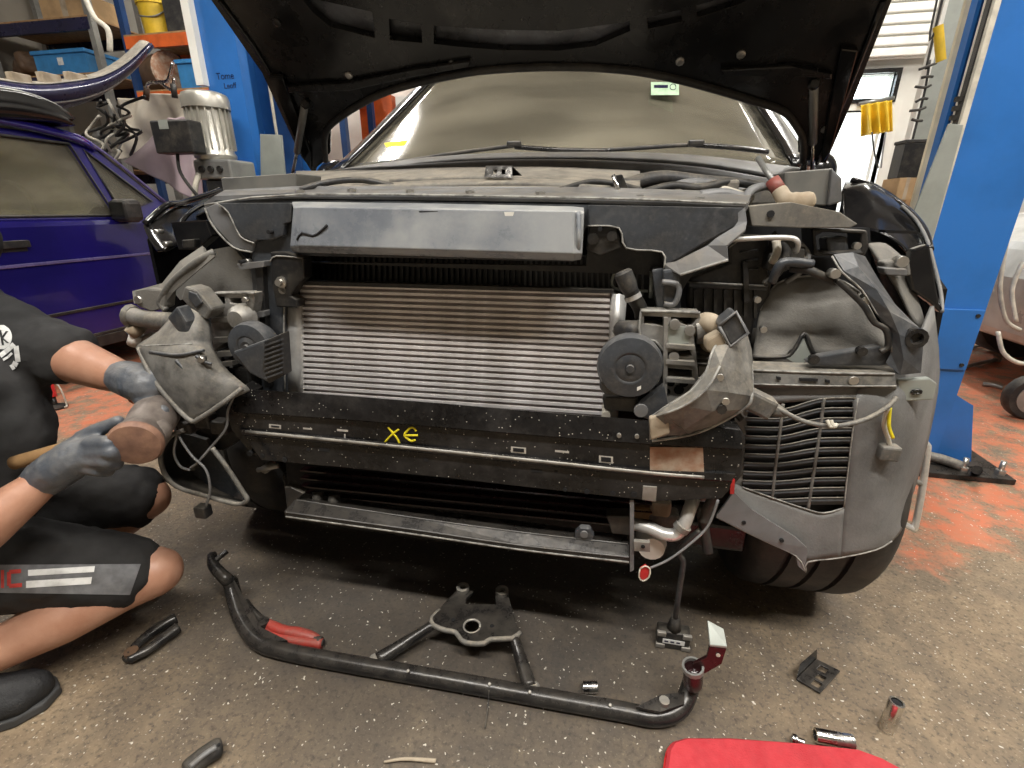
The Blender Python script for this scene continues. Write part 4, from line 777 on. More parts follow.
# --- horns
def horn(q, y, r, label):
    h = lathe3('horn', PY(*q, y), (0, -1, 0), [(-.045, r*.8), (-.03, r), (-.012, r*1.03), (-.006, r), (0, r*.96), (.004, r*.55), (.004, r*.50), (.002, r*.45), (.006, r*.26), (.004, r*.14), (.009, r*.12), (.009, 0)], 'grey_plastic', car, 32)
    h['label'] = label; return h
h1 = horn((248, 347), .80, .047, 'grey disc horn left of the condenser')
hg = plate('horn_mouth', [(264, 341), (280, 334), (283, 376), (268, 384), (262, 370)], .775, .03, 'black_plastic', h1, bevel=.003)
for k in range(8): plate('horn_rib', [(264, 345+k*4.7), (281, 339+k*4.7), (281, 340.6+k*4.7), (264, 346.8+k*4.7)], .771, .008, 'grey_plastic', h1)
plate('horn_body', [(232, 352), (264, 340), (268, 383), (250, 374)], .79, .02, 'grey_plastic', h1, bevel=.004)
h2 = horn((630, 368), .79, .054, 'large grey disc horn right of the condenser')
plate('horn_body', [(603, 352), (612, 346), (654, 372), (652, 388), (640, 397), (604, 395), (599, 388)], .80, .03, 'grey_plastic', h2, bevel=.005)
plate('paint_spot', [(637, 385), (641, 383), (641, 389), (637, 391)], .787, .004, 'white_paint', h2)
plate('horn_bracket', [(602, 397), (638, 398), (640, 414), (604, 410)], .82, .02, 'black_plastic', car, bevel=.004); cyl('drain_pipe', (606, 416), .815, .008, .05, 'wire_white', car, 10)
# --- cast crash-can mounts
cmr = plate('crash_mount', [(641, 311), (700, 313), (701, 322), (693, 330), (696, 352), (697, 362), (699, 384), (694, 402), (664, 404), (664, 352), (655, 341), (640, 336)], .85, .04, 'cast_alu', car, holes=([(644, 316), (664, 317), (664, 327), (656, 325), (644, 324)], [(671, 317), (698, 318), (690, 327), (680, 323), (671, 322)], [(668, 352), (690, 350), (692, 356), (668, 357)], [(668, 368), (692, 370), (692, 377), (668, 376)]), bevel=.003)
plate('mount_back', [(640, 312), (700, 314), (698, 404), (662, 404), (640, 338)], .885, .02, 'dark_void', car)
for q in ((675, 325), (674, 357), (690, 331)): cyl('mount_bolt', q, .84, .009, .012, 'cast_alu', cmr, 10)
for q, r in (((671, 383), .007), ((667, 392), .006), ((679, 390), .009), ((684, 383), .008)): cyl('mount_hole', q, .848, r, .004, 'dark_void', cmr, 10)
plate('mount_web', [(668, 326), (688, 327), (689, 343), (668, 345)], .846, .01, 'zinc_plate', cmr); plate('mount_rib', [(664, 318), (668, 318), (667, 400), (663, 400)], .838, .02, 'cast_alu', cmr)
for v in (344, 360, 378): plate('mount_rib', [(666, v), (695, v+2), (695, v+6), (666, v+4)], .836, .02, 'cast_alu', cmr)
cml = plate('crash_mount', [(204, 294), (254, 293), (254, 303), (250, 330), (240, 340), (226, 340), (214, 352), (210, 330), (212, 310)], .86, .04, 'cast_alu', car, holes=([(208, 297), (224, 297), (225, 304), (214, 305)], [(229, 298), (247, 298), (246, 306), (230, 303)]), bevel=.003)
plate('mount_back', [(204, 294), (256, 294), (254, 372), (222, 375), (206, 340)], .895, .02, 'dark_void', car)
for v, w in ((318, 0), (338, 2), (352, 6), (362, 10)): plate('mount_rib', [(211+w, v), (232, v-1), (232, v+4), (211+w, v+5)], .85, .03, 'cast_alu', cml)
lathe3('mount_boss', PY(242, 318, .855), (0, -1, 0), [(-.01, .03), (.01, .027), (.02, .018), (.021, 0)], 'cast_alu', cml, 16)
plate('lower_mount', [(638, 406), (664, 386), (668, 404), (648, 420), (640, 416)], .80, .02, 'grey_plastic', car, bevel=.002); cyl('mount_bolt', (641, 411), .795, .012, .01, 'cowl_grey', car, 12)
tube('short_hose', [(696, 328, .88), (706, 322, .86), (714, 326, .85), (716, 336, .86), (708, 344, .88)], 0, .017, 'tan_dust', car, 12); lathe3('hose_clamp', PY(700, 329, .87), (1, 0, .2), [(-.008, .026), (.008, .026)], 'cast_alu', car, 14)
for k in range(4): lathe3('bellows_ring', PY(700, 344+k*5, .90), (0, 0, 1), [(-.007, .024), (0, .032), (.007, .024)], 'rubber', car, 14)
plate('rail_end', [(693, 360), (712, 362), (708, 392), (694, 402)], .9, .05, 'grey_metal', car)
# --- headlight support brackets (dusty plastic), right
br = loft('headlight_bracket', [[(736, 322, .86), (744, 328, .86), (750, 350, .87), (751, 362, .88)], [(714, 348, .80), (728, 345, .80), (746, 356, .83), (750, 366, .84)], [(706, 372, .775), (720, 366, .765), (738, 372, .79), (751, 378, .81)], [(690, 392, .77), (706, 390, .745), (728, 392, .76), (752, 396, .79)], [(664, 408, .77), (684, 406, .745), (712, 410, .755), (744, 408, .79)], [(649, 418, .775), (664, 414, .755), (684, 428, .765), (716, 424, .80)], [(650, 439, .785), (668, 434, .775), (690, 434, .79), (706, 432, .82)]], 0, 'dusty_bracket', car, .006, 0, smooth=False)
plate('bracket_box', [(719, 326), (736, 312), (742, 318), (748, 333), (746, 338), (730, 347)], .80, .05, 'grey_plastic', br, bevel=.005); tube('box_rim', [(719, 326), (736, 312), (748, 333), (730, 347), (719, 326)], .798, .003, 'cowl_grey', br, 6, 1)
plate('bracket_tab', [(706, 340), (720, 332), (727, 344), (712, 355), (706, 350)], .80, .03, 'tan_dust', br, bevel=.004)
plate('bracket_foot', [(649, 418), (668, 412), (670, 434), (651, 441)], .762, .012, 'tan_dust', br, bevel=.003)
cyl('bracket_screw', (722, 410), .752, .008, .008, 'black_metal', br, 8)
# --- left bracket: broad dusty shield
bl = loft('headlight_bracket', [[(175, 313, .83), (186, 306, .82), (198, 308, .82), (208, 322, .83)], [(160, 332, .80), (176, 328, .785), (196, 330, .785), (211, 336, .81)], [(139, 346, .775), (166, 345, .765), (192, 344, .77), (211, 344, .80)], [(140, 354, .765), (170, 357, .75), (198, 352, .76), (216, 356, .79)], [(152, 376, .75), (180, 378, .735), (206, 374, .75), (228, 372, .785)], [(168, 398, .745), (188, 398, .735), (214, 392, .75), (244, 384, .78)], [(186, 418, .745), (198, 419, .74), (220, 404, .755), (250, 390, .785)]], 0, 'dusty_bracket', car, .007, 1)
tube('bracket_rim', [(139, 348, .77), (150, 374, .745), (168, 398, .738), (190, 420, .735), (200, 418, .735), (224, 402, .75), (242, 388, .775)], 0, .005, 'dusty_bracket', bl, 8)
plate('bracket_box', [(184, 286), (196, 290), (206, 302), (212, 310), (206, 320), (192, 312), (180, 298)], .81, .04, 'dusty_bracket', bl, bevel=.005); plate('box_recess', [(188, 291), (196, 294), (202, 303), (196, 308), (188, 299)], .806, .01, 'grey_plastic', bl, bevel=.002)
plate('bracket_tab', [(166, 318), (176, 306), (186, 322), (190, 338), (184, 340)], .775, .03, 'grey_plastic', bl, bevel=.005)
for P_ in ([(196, 356, .747), (205, 362, .75), (212, 364, .755)], [(176, 360, .742), (190, 376, .74), (200, 388, .742)], [(150, 352, .757), (178, 355, .745), (204, 350, .76)]): tube('moulded_rib', P_, 0, .0035, 'grey_plastic', bl, 6)
tube('support_tube', [(132, 316, .86), (150, 320, .85), (172, 322, .84)], 0, .020, 'dusty_bracket', car, 12); lathe3('tube_flange', PY(132, 316, .86), (-1, 0, .1), [(-.006, .022), (.004, .026), (.008, .02)], 'dusty_bracket', car, 12)
cyl3('bulb_socket', PY(140, 334, .86), PY(131, 326, .85), .016, 'tan_dust', car, seg=12); cyl3('bulb_plug', PY(134, 344, .86), PY(137, 334, .86), .014, 'white_paint', car, seg=10); cyl3('bulb_tip', PY(129, 331, .85), PY(133, 331, .85), .008, 'blue_crate', car, seg=8)
# --- left wing frame
plate('liner_panel', [(200, 252), (232, 246), (250, 268), (256, 294), (206, 296), (180, 300), (172, 290), (184, 270)], .93, .01, 'liner', car)
loft('wing_frame', [[(204, 247, .90), (206, 254, .88), (216, 256, .88)], [(182, 262, .88), (186, 270, .865), (192, 276, .87)], [(164, 284, .87), (166, 290, .855), (174, 292, .86)], [(134, 292, .87), (136, 304, .855), (164, 306, .86)]], 0, 'liner', car, .008, 0, smooth=False)
tube('frame_flange', [(214, 252, .885), (196, 262, .87), (176, 278, .86), (166, 290, .855), (160, 302, .855), (166, 310, .855)], 0, .007, 'dusty_bracket', car, 8)
plate('frame_end', [(134, 291), (150, 288), (166, 290), (164, 308), (150, 312), (136, 306)], .85, .03, 'liner', car, bevel=.005); cyl('frame_bolt', (137, 300), .845, .008, .02, 'bolt', car, 10)
for q in ((252, 285), (247, 284)): pass
# --- left wing edge (gloss black)
wl = loft('front_wing', [[(144, 226, 1.05), (152, 222, 1.06), (168, 210, 1.12), (190, 203, 1.25), (208, 196, 1.4)], [(150, 240, 1.02), (160, 236, 1.03), (176, 224, 1.10), (196, 214, 1.22), (214, 206, 1.4)], [(158, 252, 1.0), (168, 250, 1.0), (186, 240, 1.06), (200, 232, 1.15), (214, 226, 1.3)]], 0, 'black_gloss', car, .006, 2)
tube('wing_lip', [(145, 224, 1.04), (166, 206, 1.10), (184, 202, 1.2), (204, 196, 1.3), (220, 190, 1.4)], 0, .008, 'black_gloss', wl, 8)
tube('wing_fold', [(178, 230, 1.06), (186, 216, 1.1), (200, 206, 1.2), (216, 202, 1.3)], 0, .006, 'black_gloss', wl, 6)
plate('wing_bracket', [(170, 222), (206, 220), (212, 236), (196, 250), (178, 250)], 1.0, .03, 'black_gloss', car, bevel=.003); plate('wing_tab', [(181, 240), (194, 239), (194, 248), (182, 248)], .96, .02, 'black_plastic', car, bevel=.003)
for q in ((155, 232), (164, 244)): cyl('wing_bolt', q, .99, .006, .02, 'bolt', car, 8)
# outer wing side sheet
slab3('wing_side', [[V((-1.17, 1.05, .40)), V((-1.15, 1.05, .88)), V((-1.13, 1.4, 1.0)), V((-1.13, 1.58, 1.02)), V((-1.16, 1.58, .3)), V((-1.17, 1.5, .62)), V((-1.17, 1.3, .70)), V((-1.17, 1.12, .6))]], (.01, 0, 0), 'black_gloss', car)
# --- left upper box (clear grey) and right one
plate('corner_box', [(220, 178), (296, 173), (297, 198), (224, 200)], 1.02, .10, 'clear_grey', car, bevel=.004); plate('corner_box_lid', [(216, 199, .96), (240, 195, .96), (292, 193, .96), (292, 197, .95), (226, 203, .95)], .96, .03, 'dusty_cover', car, bevel=.003)
plate('corner_box', [(784, 172), (834, 168), (836, 186), (828, 206), (786, 204)], 1.05, .08, 'clear_grey', car, bevel=.004); plate('corner_box_side', [(832, 168), (842, 178), (842, 202), (828, 206)], 1.04, .06, 'cowl_grey', car, bevel=.003)
# --- right side: carrier shelf, air box, arch liner
plate('slam_shelf', [(748, 206), (790, 202), (840, 212), (858, 224), (850, 228), (800, 228), (752, 226)], .93, .06, 'dusty_cover', car, bevel=.005); cyl('shelf_hole', (771, 214), .926, .006, .01, 'dark_void', car, 10)
ab = plate('air_box', [(688, 278), (728, 262), (728, 246), (746, 236), (770, 236), (768, 270), (772, 284), (770, 296), (756, 318), (750, 350), (690, 332), (686, 300)], .99, .12, 'black_plastic', car, bevel=.006)
plate('air_box_lid', [(688, 282), (768, 286), (768, 291), (688, 288)], .98, .03, 'grey_plastic', ab, bevel=.003)
for k in range(7): plate('air_box_rib', [(694+k*10, 290), (697+k*10, 290), (697+k*10, 312+k), (694+k*10, 312+k)], .982, .02, 'black_plastic', ab)
plate('air_box_clip', [(743, 262), (748, 262), (750, 302), (744, 304)], .972, .02, 'black_plastic', ab, bevel=.003)
for k in range(3): tube('air_box_mark', [(740+k*2, 252+k*9), (758, 250+k*9)], .988, .002, 'grey_plastic', ab)
tube('bonnet_cable', [(728, 240, .93), (760, 238, .92), (790, 238, .92), (798, 243, .92), (796, 252, .93)], 0, .0045, 'tank_alu', car, 8); tube('bonnet_cable', [(776, 240, .94), (777, 252, .94), (772, 262, .95)], 0, .007, 'wire_white', car)
for (u, v, s) in ((782, 244, .018), (788, 256, .022), (776, 260, .018), (796, 262, .014)): p = PY(u, v, .97); box3('latch_part', p-V((s, .02, s)), p+V((s, .02, s*.8)), 'black_plastic', car, .005)
tube('latch_lever', [(772, 282, .92), (778, 268, .91), (786, 262, .91), (812, 264, .92)], 0, .008, 'grey_plastic', car); tube('latch_wire', [(790, 268, .93), (808, 270, .92), (822, 276, .92), (836, 282, .93)], 0, .007, 'rubber', car)
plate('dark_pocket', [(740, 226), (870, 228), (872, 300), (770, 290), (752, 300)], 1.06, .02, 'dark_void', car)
plate('support_block', [(812, 228), (868, 230), (870, 246), (866, 256), (814, 256)], .97, .06, 'black_plastic', car, holes=([(816, 236), (824, 232), (862, 234), (860, 250), (818, 252)],), bevel=.005); plate('support_block_core', [(826, 238), (848, 236), (850, 252), (828, 254)], .98, .04, 'grey_plastic', car, bevel=.005)
ul = loft('arch_liner', [[(754, 352, .98), (760, 310, 1.0), (776, 284, 1.02), (806, 276, 1.03), (836, 278, 1.02), (860, 292, 1.0), (874, 316, .98), (886, 342, .96)], [(752, 356, .97), (770, 326, .99), (786, 308, 1.0), (808, 302, 1.01), (832, 304, 1.0), (852, 316, .99), (866, 332, .97), (884, 346, .95)], [(752, 357, .96), (772, 346, .97), (788, 338, .98), (808, 334, .985), (830, 336, .98), (850, 342, .97), (866, 346, .96), (882, 350, .95)], [(751, 359, .95), (772, 358, .95), (786, 356, .955), (804, 334, .965), (812, 352, .955), (840, 353, .95), (860, 352, .95), (880, 354, .94)]], 0, 'liner', car, .006, 1)
tube('liner_lip', [(751, 357, .945), (784, 357, .945), (794, 350, .945), (804, 333, .95), (810, 345, .945), (814, 354, .945)], 0, .004, 'black_plastic', ul, 6, 3)
plate('liner_gap', [(786, 358), (797, 350), (804, 339), (811, 356), (800, 366)], .942, .01, 'zinc_plate', car)
fr = loft('headlight_frame', [[(832, 256, .92), (850, 254, .93), (862, 258, .95)], [(842, 272, .905), (856, 268, .91), (876, 282, .94)], [(862, 290, .90), (874, 290, .895), (892, 306, .93)], [(876, 312, .895), (888, 312, .885), (908, 322, .92)], [(890, 330, .89), (898, 334, .88), (918, 330, .91)], [(892, 352, .89), (902, 358, .88), (920, 344, .90)], [(886, 362, .89), (898, 374, .885), (918, 372, .90)]], 0, 'grey_plastic', car, .010, 0, smooth=False)
tube('frame_flange', [(836, 280, .905), (850, 292, .90), (864, 306, .895), (874, 322, .89), (886, 330, .885), (888, 346, .885), (880, 352, .885)], 0, .005, 'black_plastic', fr, 6)
for q in ((836, 274), (869, 300)): cyl('frame_bolt', q, .895, .008, .02, 'bolt', fr, 10)
lathe3('frame_boss', PY(913, 337, .89), (0, -1, 0), [(0, .017), (.012, .017), (.012, .010), (.004, .009)], 'black_metal', fr, 12)
plate('lower_frame_arm', [(806, 362), (820, 356), (880, 346), (892, 352), (892, 364), (880, 366), (812, 366)], .895, .02, 'grey_plastic', car, bevel=.003)
for q in ((815, 360), (863, 352)): cyl('arm_bolt', q, .885, .008, .012, 'black_metal', car, 10)
rl = loft('front_rail', [row(.93, (749, 362), (830, 365), (892, 368)), row(.885, (749, 370), (830, 373), (894, 374)), row(.88, (749, 384), (830, 386), (896, 386)), row(.90, (749, 388), (830, 390), (896, 388))], 0, 'dusty_bracket', car, .005, 0, smooth=False)
for (u, v, w) in ((800, 378.5, 18), (777, 377, 4), (826, 380, 4)): plate('rail_slot', [(u, v), (u+w, v+.5), (u+w, v+3), (u, v+2.5)], .876, .01, 'dark_void', rl)
cyl('rail_bolt', (854, 381), .876, .008, .01, 'bolt', rl, 8)
plate('rail_end_plate', [(898, 380), (930, 378), (938, 384), (934, 400), (900, 402)], .90, .012, 'zinc_plate', car, bevel=.003); tube('end_slot', [(912, 391), (920, 390), (921, 393), (913, 394), (912, 391)], .898, .002, 'black_metal', car, 5, 2)
# --- right wing
wr = loft('front_wing', [[(846, 184, 1.5), (866, 182, 1.45), (884, 190, 1.42), (906, 206, 1.36), (922, 226, 1.28), (931, 246, 1.22)], [(842, 192, 1.42), (866, 190, 1.38), (886, 202, 1.34), (906, 216, 1.28), (922, 234, 1.22), (930, 252, 1.18)], [(842, 214, 1.36), (870, 214, 1.32), (892, 224, 1.28), (910, 236, 1.24), (924, 252, 1.19), (932, 276, 1.12)], [(846, 232, 1.3), (874, 232, 1.26), (898, 244, 1.22), (914, 262, 1.16), (930, 284, 1.1), (941, 310, 1.04)]], 0, 'black_gloss', car, .006, 2)
tube('wing_lip', [(852, 180, 1.46), (872, 186, 1.42), (890, 198, 1.38), (910, 212, 1.3), (924, 230, 1.22), (930, 250, 1.16)], 0, .007, 'black_gloss', wr, 8)
tube('wing_edge_trim', [(902, 206, 1.31), (916, 220, 1.25), (927, 240, 1.18), (934, 264, 1.13), (941, 294, 1.07), (942, 312, 1.04)], 0, .0035, 'cowl_grey', wr, 6)
plate('wing_flange', [(912, 250), (930, 244), (936, 280), (942, 314), (932, 304), (912, 290), (908, 270)], 1.03, .02, 'black_gloss', car, bevel=.004); plate('wing_step', [(886, 230), (918, 231), (918, 234), (886, 233)], 1.15, .03, 'black_gloss', car)
plate('wing_tab', [(884, 262), (910, 258), (912, 276), (888, 276)], 1.0, .03, 'liner', car, bevel=.004); cyl('wing_bolt', (903, 262), .99, .010, .02, 'bolt', car, 10); plate('wing_ledge', [(884, 268), (908, 269), (908, 276), (886, 275)], .98, .03, 'cowl_grey', car, bevel=.003)
slab3('wing_side', [[V((.68, 1.12, .60)), V((.66, 1.12, .80)), V((.63, 1.4, .98)), V((.62, 1.58, 1.02)), V((.64, 1.58, .3)), V((.69, 1.5, .62)), V((.69, 1.3, .70))]], (-.01, 0, 0), 'black_gloss', car)
loft('arch_liner_side', [[(868, 244, 1.05), (884, 244, 1.08), (900, 256, 1.08)], [(880, 262, 1.03), (896, 270, 1.05), (914, 292, 1.05)], [(898, 290, 1.02), (914, 300, 1.04), (924, 322, 1.03)], [(914, 322, 1.0), (924, 336, 1.02), (932, 360, 1.0)]], 0, 'liner', car, .005, 1)
# --- lower liner with louvres
ll = loft('lower_liner', [[(906, 366, .93), (914, 350, .95), (922, 330, .98), (932, 306, 1.03)], [(858, 390, .888), (886, 392, .893), (914, 390, .92), (938, 372, 1.03)], [(853, 430, .886), (882, 432, .890), (910, 434, .92), (929, 430, 1.02)], [(848, 470, .885), (876, 474, .888), (902, 478, .915), (918, 472, 1.0)], [(844, 508, .884), (866, 514, .886), (890, 518, .905), (906, 510, .97)], [(842, 530, .884), (862, 532, .886), (884, 534, .90), (900, 530, .94)], [(840, 557, .886), (858, 554, .888), (876, 549, .90), (890, 541, .92)]], 0, 'liner_lower', car, .006, 1)
loft('liner_lower_strip', [[(736, 484, .878), (742, 487, .886), (776, 499, .886), (806, 509, .886), (824, 513, .886), (844, 508, .884)], [(728, 504, .87), (752, 511, .878), (780, 522, .882), (806, 532, .884), (824, 534, .885), (842, 530, .884)], [(718, 517, .866), (762, 538, .872), (796, 554, .876), (806, 562, .88), (822, 559, .884), (840, 557, .886)]], 0, 'liner_lower', ll, .006, 1)
loft('liner_top_strip', [[(742, 388, .895), (800, 386, .892), (860, 388, .892)], [(744, 408, .888), (786, 402, .888), (858, 398, .886)]], 0, 'liner_lower', ll, .006, 1)
plate('liner_side_strip', [(736, 394), (748, 394), (748, 408), (742, 488), (732, 486)], .888, .006, 'liner', ll)
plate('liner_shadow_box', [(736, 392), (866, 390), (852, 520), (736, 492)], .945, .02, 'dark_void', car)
for k in range(11):
    v = 404+k*9.4; ul_ = 746-k*.4; ur = 856-k*1.15; dv = 6-k*1.0
    if k > 7: ul_ += 0
    L_ = [(ul_, v+dv*.4+2), ((ul_+ur)/2-18, v+dv*.4+3), ((ul_+ur)/2+18, v-1-(4-k*.5)), (ur, v-6+k*.55)]
    L_ = [(u, vv) for u, vv in L_]
    loft('louvre_slat', [[(u, vv, .886) for u, vv in L_], [(u, vv+3.0, .884) for u, vv in L_], [(u+.5, vv+6.4, .897) for u, vv in L_]], 0, 'grey_plastic', ll, .002, 0, smooth=False)
    tube('slat_edge', L_, .8835, .0013, 'dusty_bracket', ll, 5, 3)
for P_ in ([(783, 404), (780, 430), (776, 462), (772, 499)], [(824, 398), (820, 430), (814, 470), (808, 510)]): tube('louvre_bar', P_, .884, .003, 'dusty_bracket', ll, 6)
plate('liner_flange', [(734, 492, .868), (752, 510, .866), (796, 538, .868), (807, 548, .868), (806, 573, .868), (798, 566, .868), (796, 556, .868), (762, 540, .864), (716, 517, .862)], .865, .006, 'cowl_grey', ll)
for q in ((744, 523), (782, 541)): cyl('flange_hole', q, .862, .004, .008, 'dark_void', ll, 8)
lathe3('liner_screw', PY(887, 525, .925), (0, -1, 0), [(-.01, .012), (.004, .012), (.005, .006), (.001, .005)], 'black_metal', ll, 12)
plate('liner_slit', [(864, 536), (865.5, 536), (865.5, 548), (864, 548)], .90, .004, 'dark_void', ll)
plate('red_marker', [(731, 481), (735, 480), (734, 494), (730, 494)], .815, .006, 'red_plastic', car)
# --- tyre
tc_ = V((.485, 1.265, .335)); RZ = rotz(0)
def tyre(c, rz, name='front_tyre'):
    ax = rz @ V((1, 0, 0))
    t = lathe3(name, c-ax*.14, ax, [(0, .22), (0, .29), (.012, .318), (.03, .330), (.062, .3345), (.064, .326), (.072, .326), (.074, .335), (.120, .335), (.122, .326), (.130, .326), (.132, .335), (.178, .335), (.180, .326), (.188, .326), (.190, .335), (.232, .3345), (.252, .330), (.268, .318), (.28, .29), (.28, .22)], 'rubber', car, 56)
    lathe3('wheel_rim', c-ax*.10, ax, [(0, .215), (.02, .205), (.18, .205), (.2, .222)], 'grey_metal', t, 32); lathe3('brake_disc', c-ax*.05, ax, [(0, .16), (.025, .16)], 'black_metal', t, 32)
    return t
tyre(tc_, RZ); tyre(V((-1.02, 1.30, .335)), rotz(0))
cyl3('drive_shaft', (-.9, 1.30, .335), (.38, 1.30, .335), .02, 'black_metal', car); box3('gearbox', (-.7, 1.05, .24), (.1, 1.55, .6), 'dark_void', car, .03)
box3('sub_frame', (-.85, 1.0, .20), (.35, 1.10, .27), 'black_metal', car, .01)
# --- duct trim hanging at the left
dt = loft('brake_duct', [[(178, 432, .80), (186, 446, .83), (200, 470, .86), (228, 496, .86)], [(170, 434, .76), (168, 462, .79), (184, 484, .81), (238, 500, .81)], [(164, 436, .74), (160, 464, .76), (176, 488, .77), (244, 503, .77)]], 0, 'black_plastic', car, .004, 1)
plate('duct_inner', [(178, 432), (206, 440), (244, 500), (182, 484), (166, 464)], .84, .01, 'navy' if 0 else 'grey_plastic', car)
tube('duct_rim', [(184, 430), (171, 436), (161, 452), (164, 472), (178, 487), (206, 496), (236, 504), (247, 500), (243, 492), (226, 466), (212, 448)], .75, .005, 'dusty_bracket', dt, 8)
# wires at the left
for P_ in ([(236, 392, .79), (228, 410, .78), (226, 428, .77), (212, 446, .76), (198, 462, .75), (190, 468, .75)], [(176, 424, .77), (180, 438, .75), (192, 456, .745), (206, 470, .74), (210, 490, .74), (206, 506, .74)], [(178, 430, .76), (174, 452, .75), (180, 466, .745), (190, 470, .745)]): tube('wiring', P_, 0, .0027, 'wire_grey', car, 6)
for (u, v, s) in ((176, 418, .016), (188, 426, .018), (206, 420, .02), (222, 426, .02), (196, 466, .008)): p = PY(u, v, .82); box3('plug', p-V((s, .015, s*.8)), p+V((s, .015, s*.8)), 'hose', car, .005)
plate('loom_block', [(186, 412), (232, 402), (240, 440), (222, 452), (196, 442)], .86, .04, 'black_plastic', car, bevel=.006)
cn = PY(203, 510, .74); box3('loose_connector', cn-V((.014, .012, .016)), cn+V((.014, .012, .012)), 'black_plastic', car, .004)
# hanging wires right
tube('sensor_cable', [(764, 402, .84), (784, 412, .83), (806, 422, .83), (834, 426, .83), (864, 420, .84), (886, 408, .86), (896, 398, .88)], 0, .0042, 'dusty_bracket', car, 8)
p = PY(758, 402, .84); cc = box3('cable_plug', p-V((.030, .018, .018)), p+V((.026, .018, .018)), 'dusty_bracket', car, .006, Matrix.Rotation(math.radians(24), 3, 'Y')); cyl3('plug_nose', PY(772, 409, .84), PY(786, 414, .835), .014, 'dusty_bracket', cc, .007, 10)
for dx in (-.5, .5): tube('clip_ring', [(829+dx*4, 420, .825), (832+dx*3, 427, .82), (836+dx*2, 424, .825)], 0, .003, 'wire_white', car, 6)
tube('drop_wire', [(888, 408, .87), (884, 424, .88), (888, 438, .88), (890, 446, .88)], 0, .004, 'wire_white', car); tube('drop_wire', [(890, 408, .87), (889, 426, .87), (893, 438, .87)], 0, .003, 'yellow_paint', car)
p = PY(888, 452, .88); box3('wire_plug', p-V((.016, .012, .014)), p+V((.016, .012, .014)), 'dusty_bracket', car, .004)
tube('tag_wire', [(718, 500, .80), (708, 526, .80), (690, 544, .79), (668, 560, .78), (650, 568, .775)], 0, .0024, 'wire_grey', car, 6); plate('red_tag', [(640, 569), (645, 566), (650, 569), (649, 577), (643, 581), (639, 577)], .77, .006, 'red_plastic', car, bevel=.001)
tube('tag_rim', [(640, 569), (645, 566), (650, 569), (649, 577), (643, 581), (639, 577), (640, 569)], .768, .0016, 'wire_white', car, 5, 2)

# --- dusty edges of the panels, pale tubes added as painted highlights
for par, P_, y, r in ((fc, [(205, 208), (213, 226), (233, 247), (252, 252)], .891, .002), (fc, [(588, 226), (619, 228), (626, 248), (662, 252), (664, 268)], .883, .0016), (fc, [(728, 260), (702, 268), (680, 275)], .848, .0025), (fc, [(205, 205), (300, 194.5), (590, 198), (746, 204)], .896, .002),
        (fc, [(284, 300), (284, 340), (285, 394)], .897, .0018), (fc, [(270, 262), (276, 256), (302, 258)], .883, .0015), (fc, [(216, 203), (228, 212), (240, 236), (254, 243)], .884, .0015),
        (br, [(744, 328, .854), (751, 362, .874), (752, 396, .784), (744, 409, .784), (716, 425, .794), (690, 435, .784), (652, 441, .779)], 0, .0025), (br, [(736, 322, .856), (714, 348, .796), (706, 372, .771), (690, 392, .766), (664, 408, .766), (650, 418, .77)], 0, .002), (br, [(720, 366, .761), (706, 390, .741), (684, 406, .741), (664, 414, .751)], 0, .0018),
        (rl, [(749, 370), (830, 373), (894, 374)], .882, .0022), (rl, [(749, 384), (830, 386), (896, 386)], .877, .0014), (fr, [(850, 254, .926), (876, 282, .934), (892, 306, .924), (908, 322, .914), (918, 330, .904)], 0, .002), (fr, [(832, 256, .916), (842, 272, .901), (862, 290, .896), (876, 312, .891), (890, 330, .886), (892, 352, .886)], 0, .0016),
        (cmr, [(641, 311), (670, 311.5), (700, 313)], .848, .003), (cmr, [(641, 311), (640, 336), (655, 341), (664, 352)], .848, .002), (cml, [(204, 294), (230, 293), (254, 293)], .858, .003),
        (ll, [(742, 487), (776, 499), (806, 509), (824, 513), (844, 508)], .882, .0016), (ll, [(858, 398), (853, 430), (848, 470), (844, 508)], .882, .0012), (ll, [(716, 517), (762, 540), (796, 556), (806, 572), (808, 562), (840, 558), (876, 550), (892, 541)], .868, .0014),
        (bl, [(139, 346, .771), (166, 345, .761), (192, 344, .766)], 0, .0018), (ab, [(688, 282), (768, 286)], .977, .0018), (ab, [(728, 248), (746, 237), (770, 237)], .987, .0018), (ul, [(760, 310, .995), (776, 284, 1.015), (806, 276, 1.025), (836, 278, 1.015), (860, 292, .995)], 0, .0016)):
    tube('edge_highlight', P_, y, r, 'edge_dust_highlight', par, 6, 3)
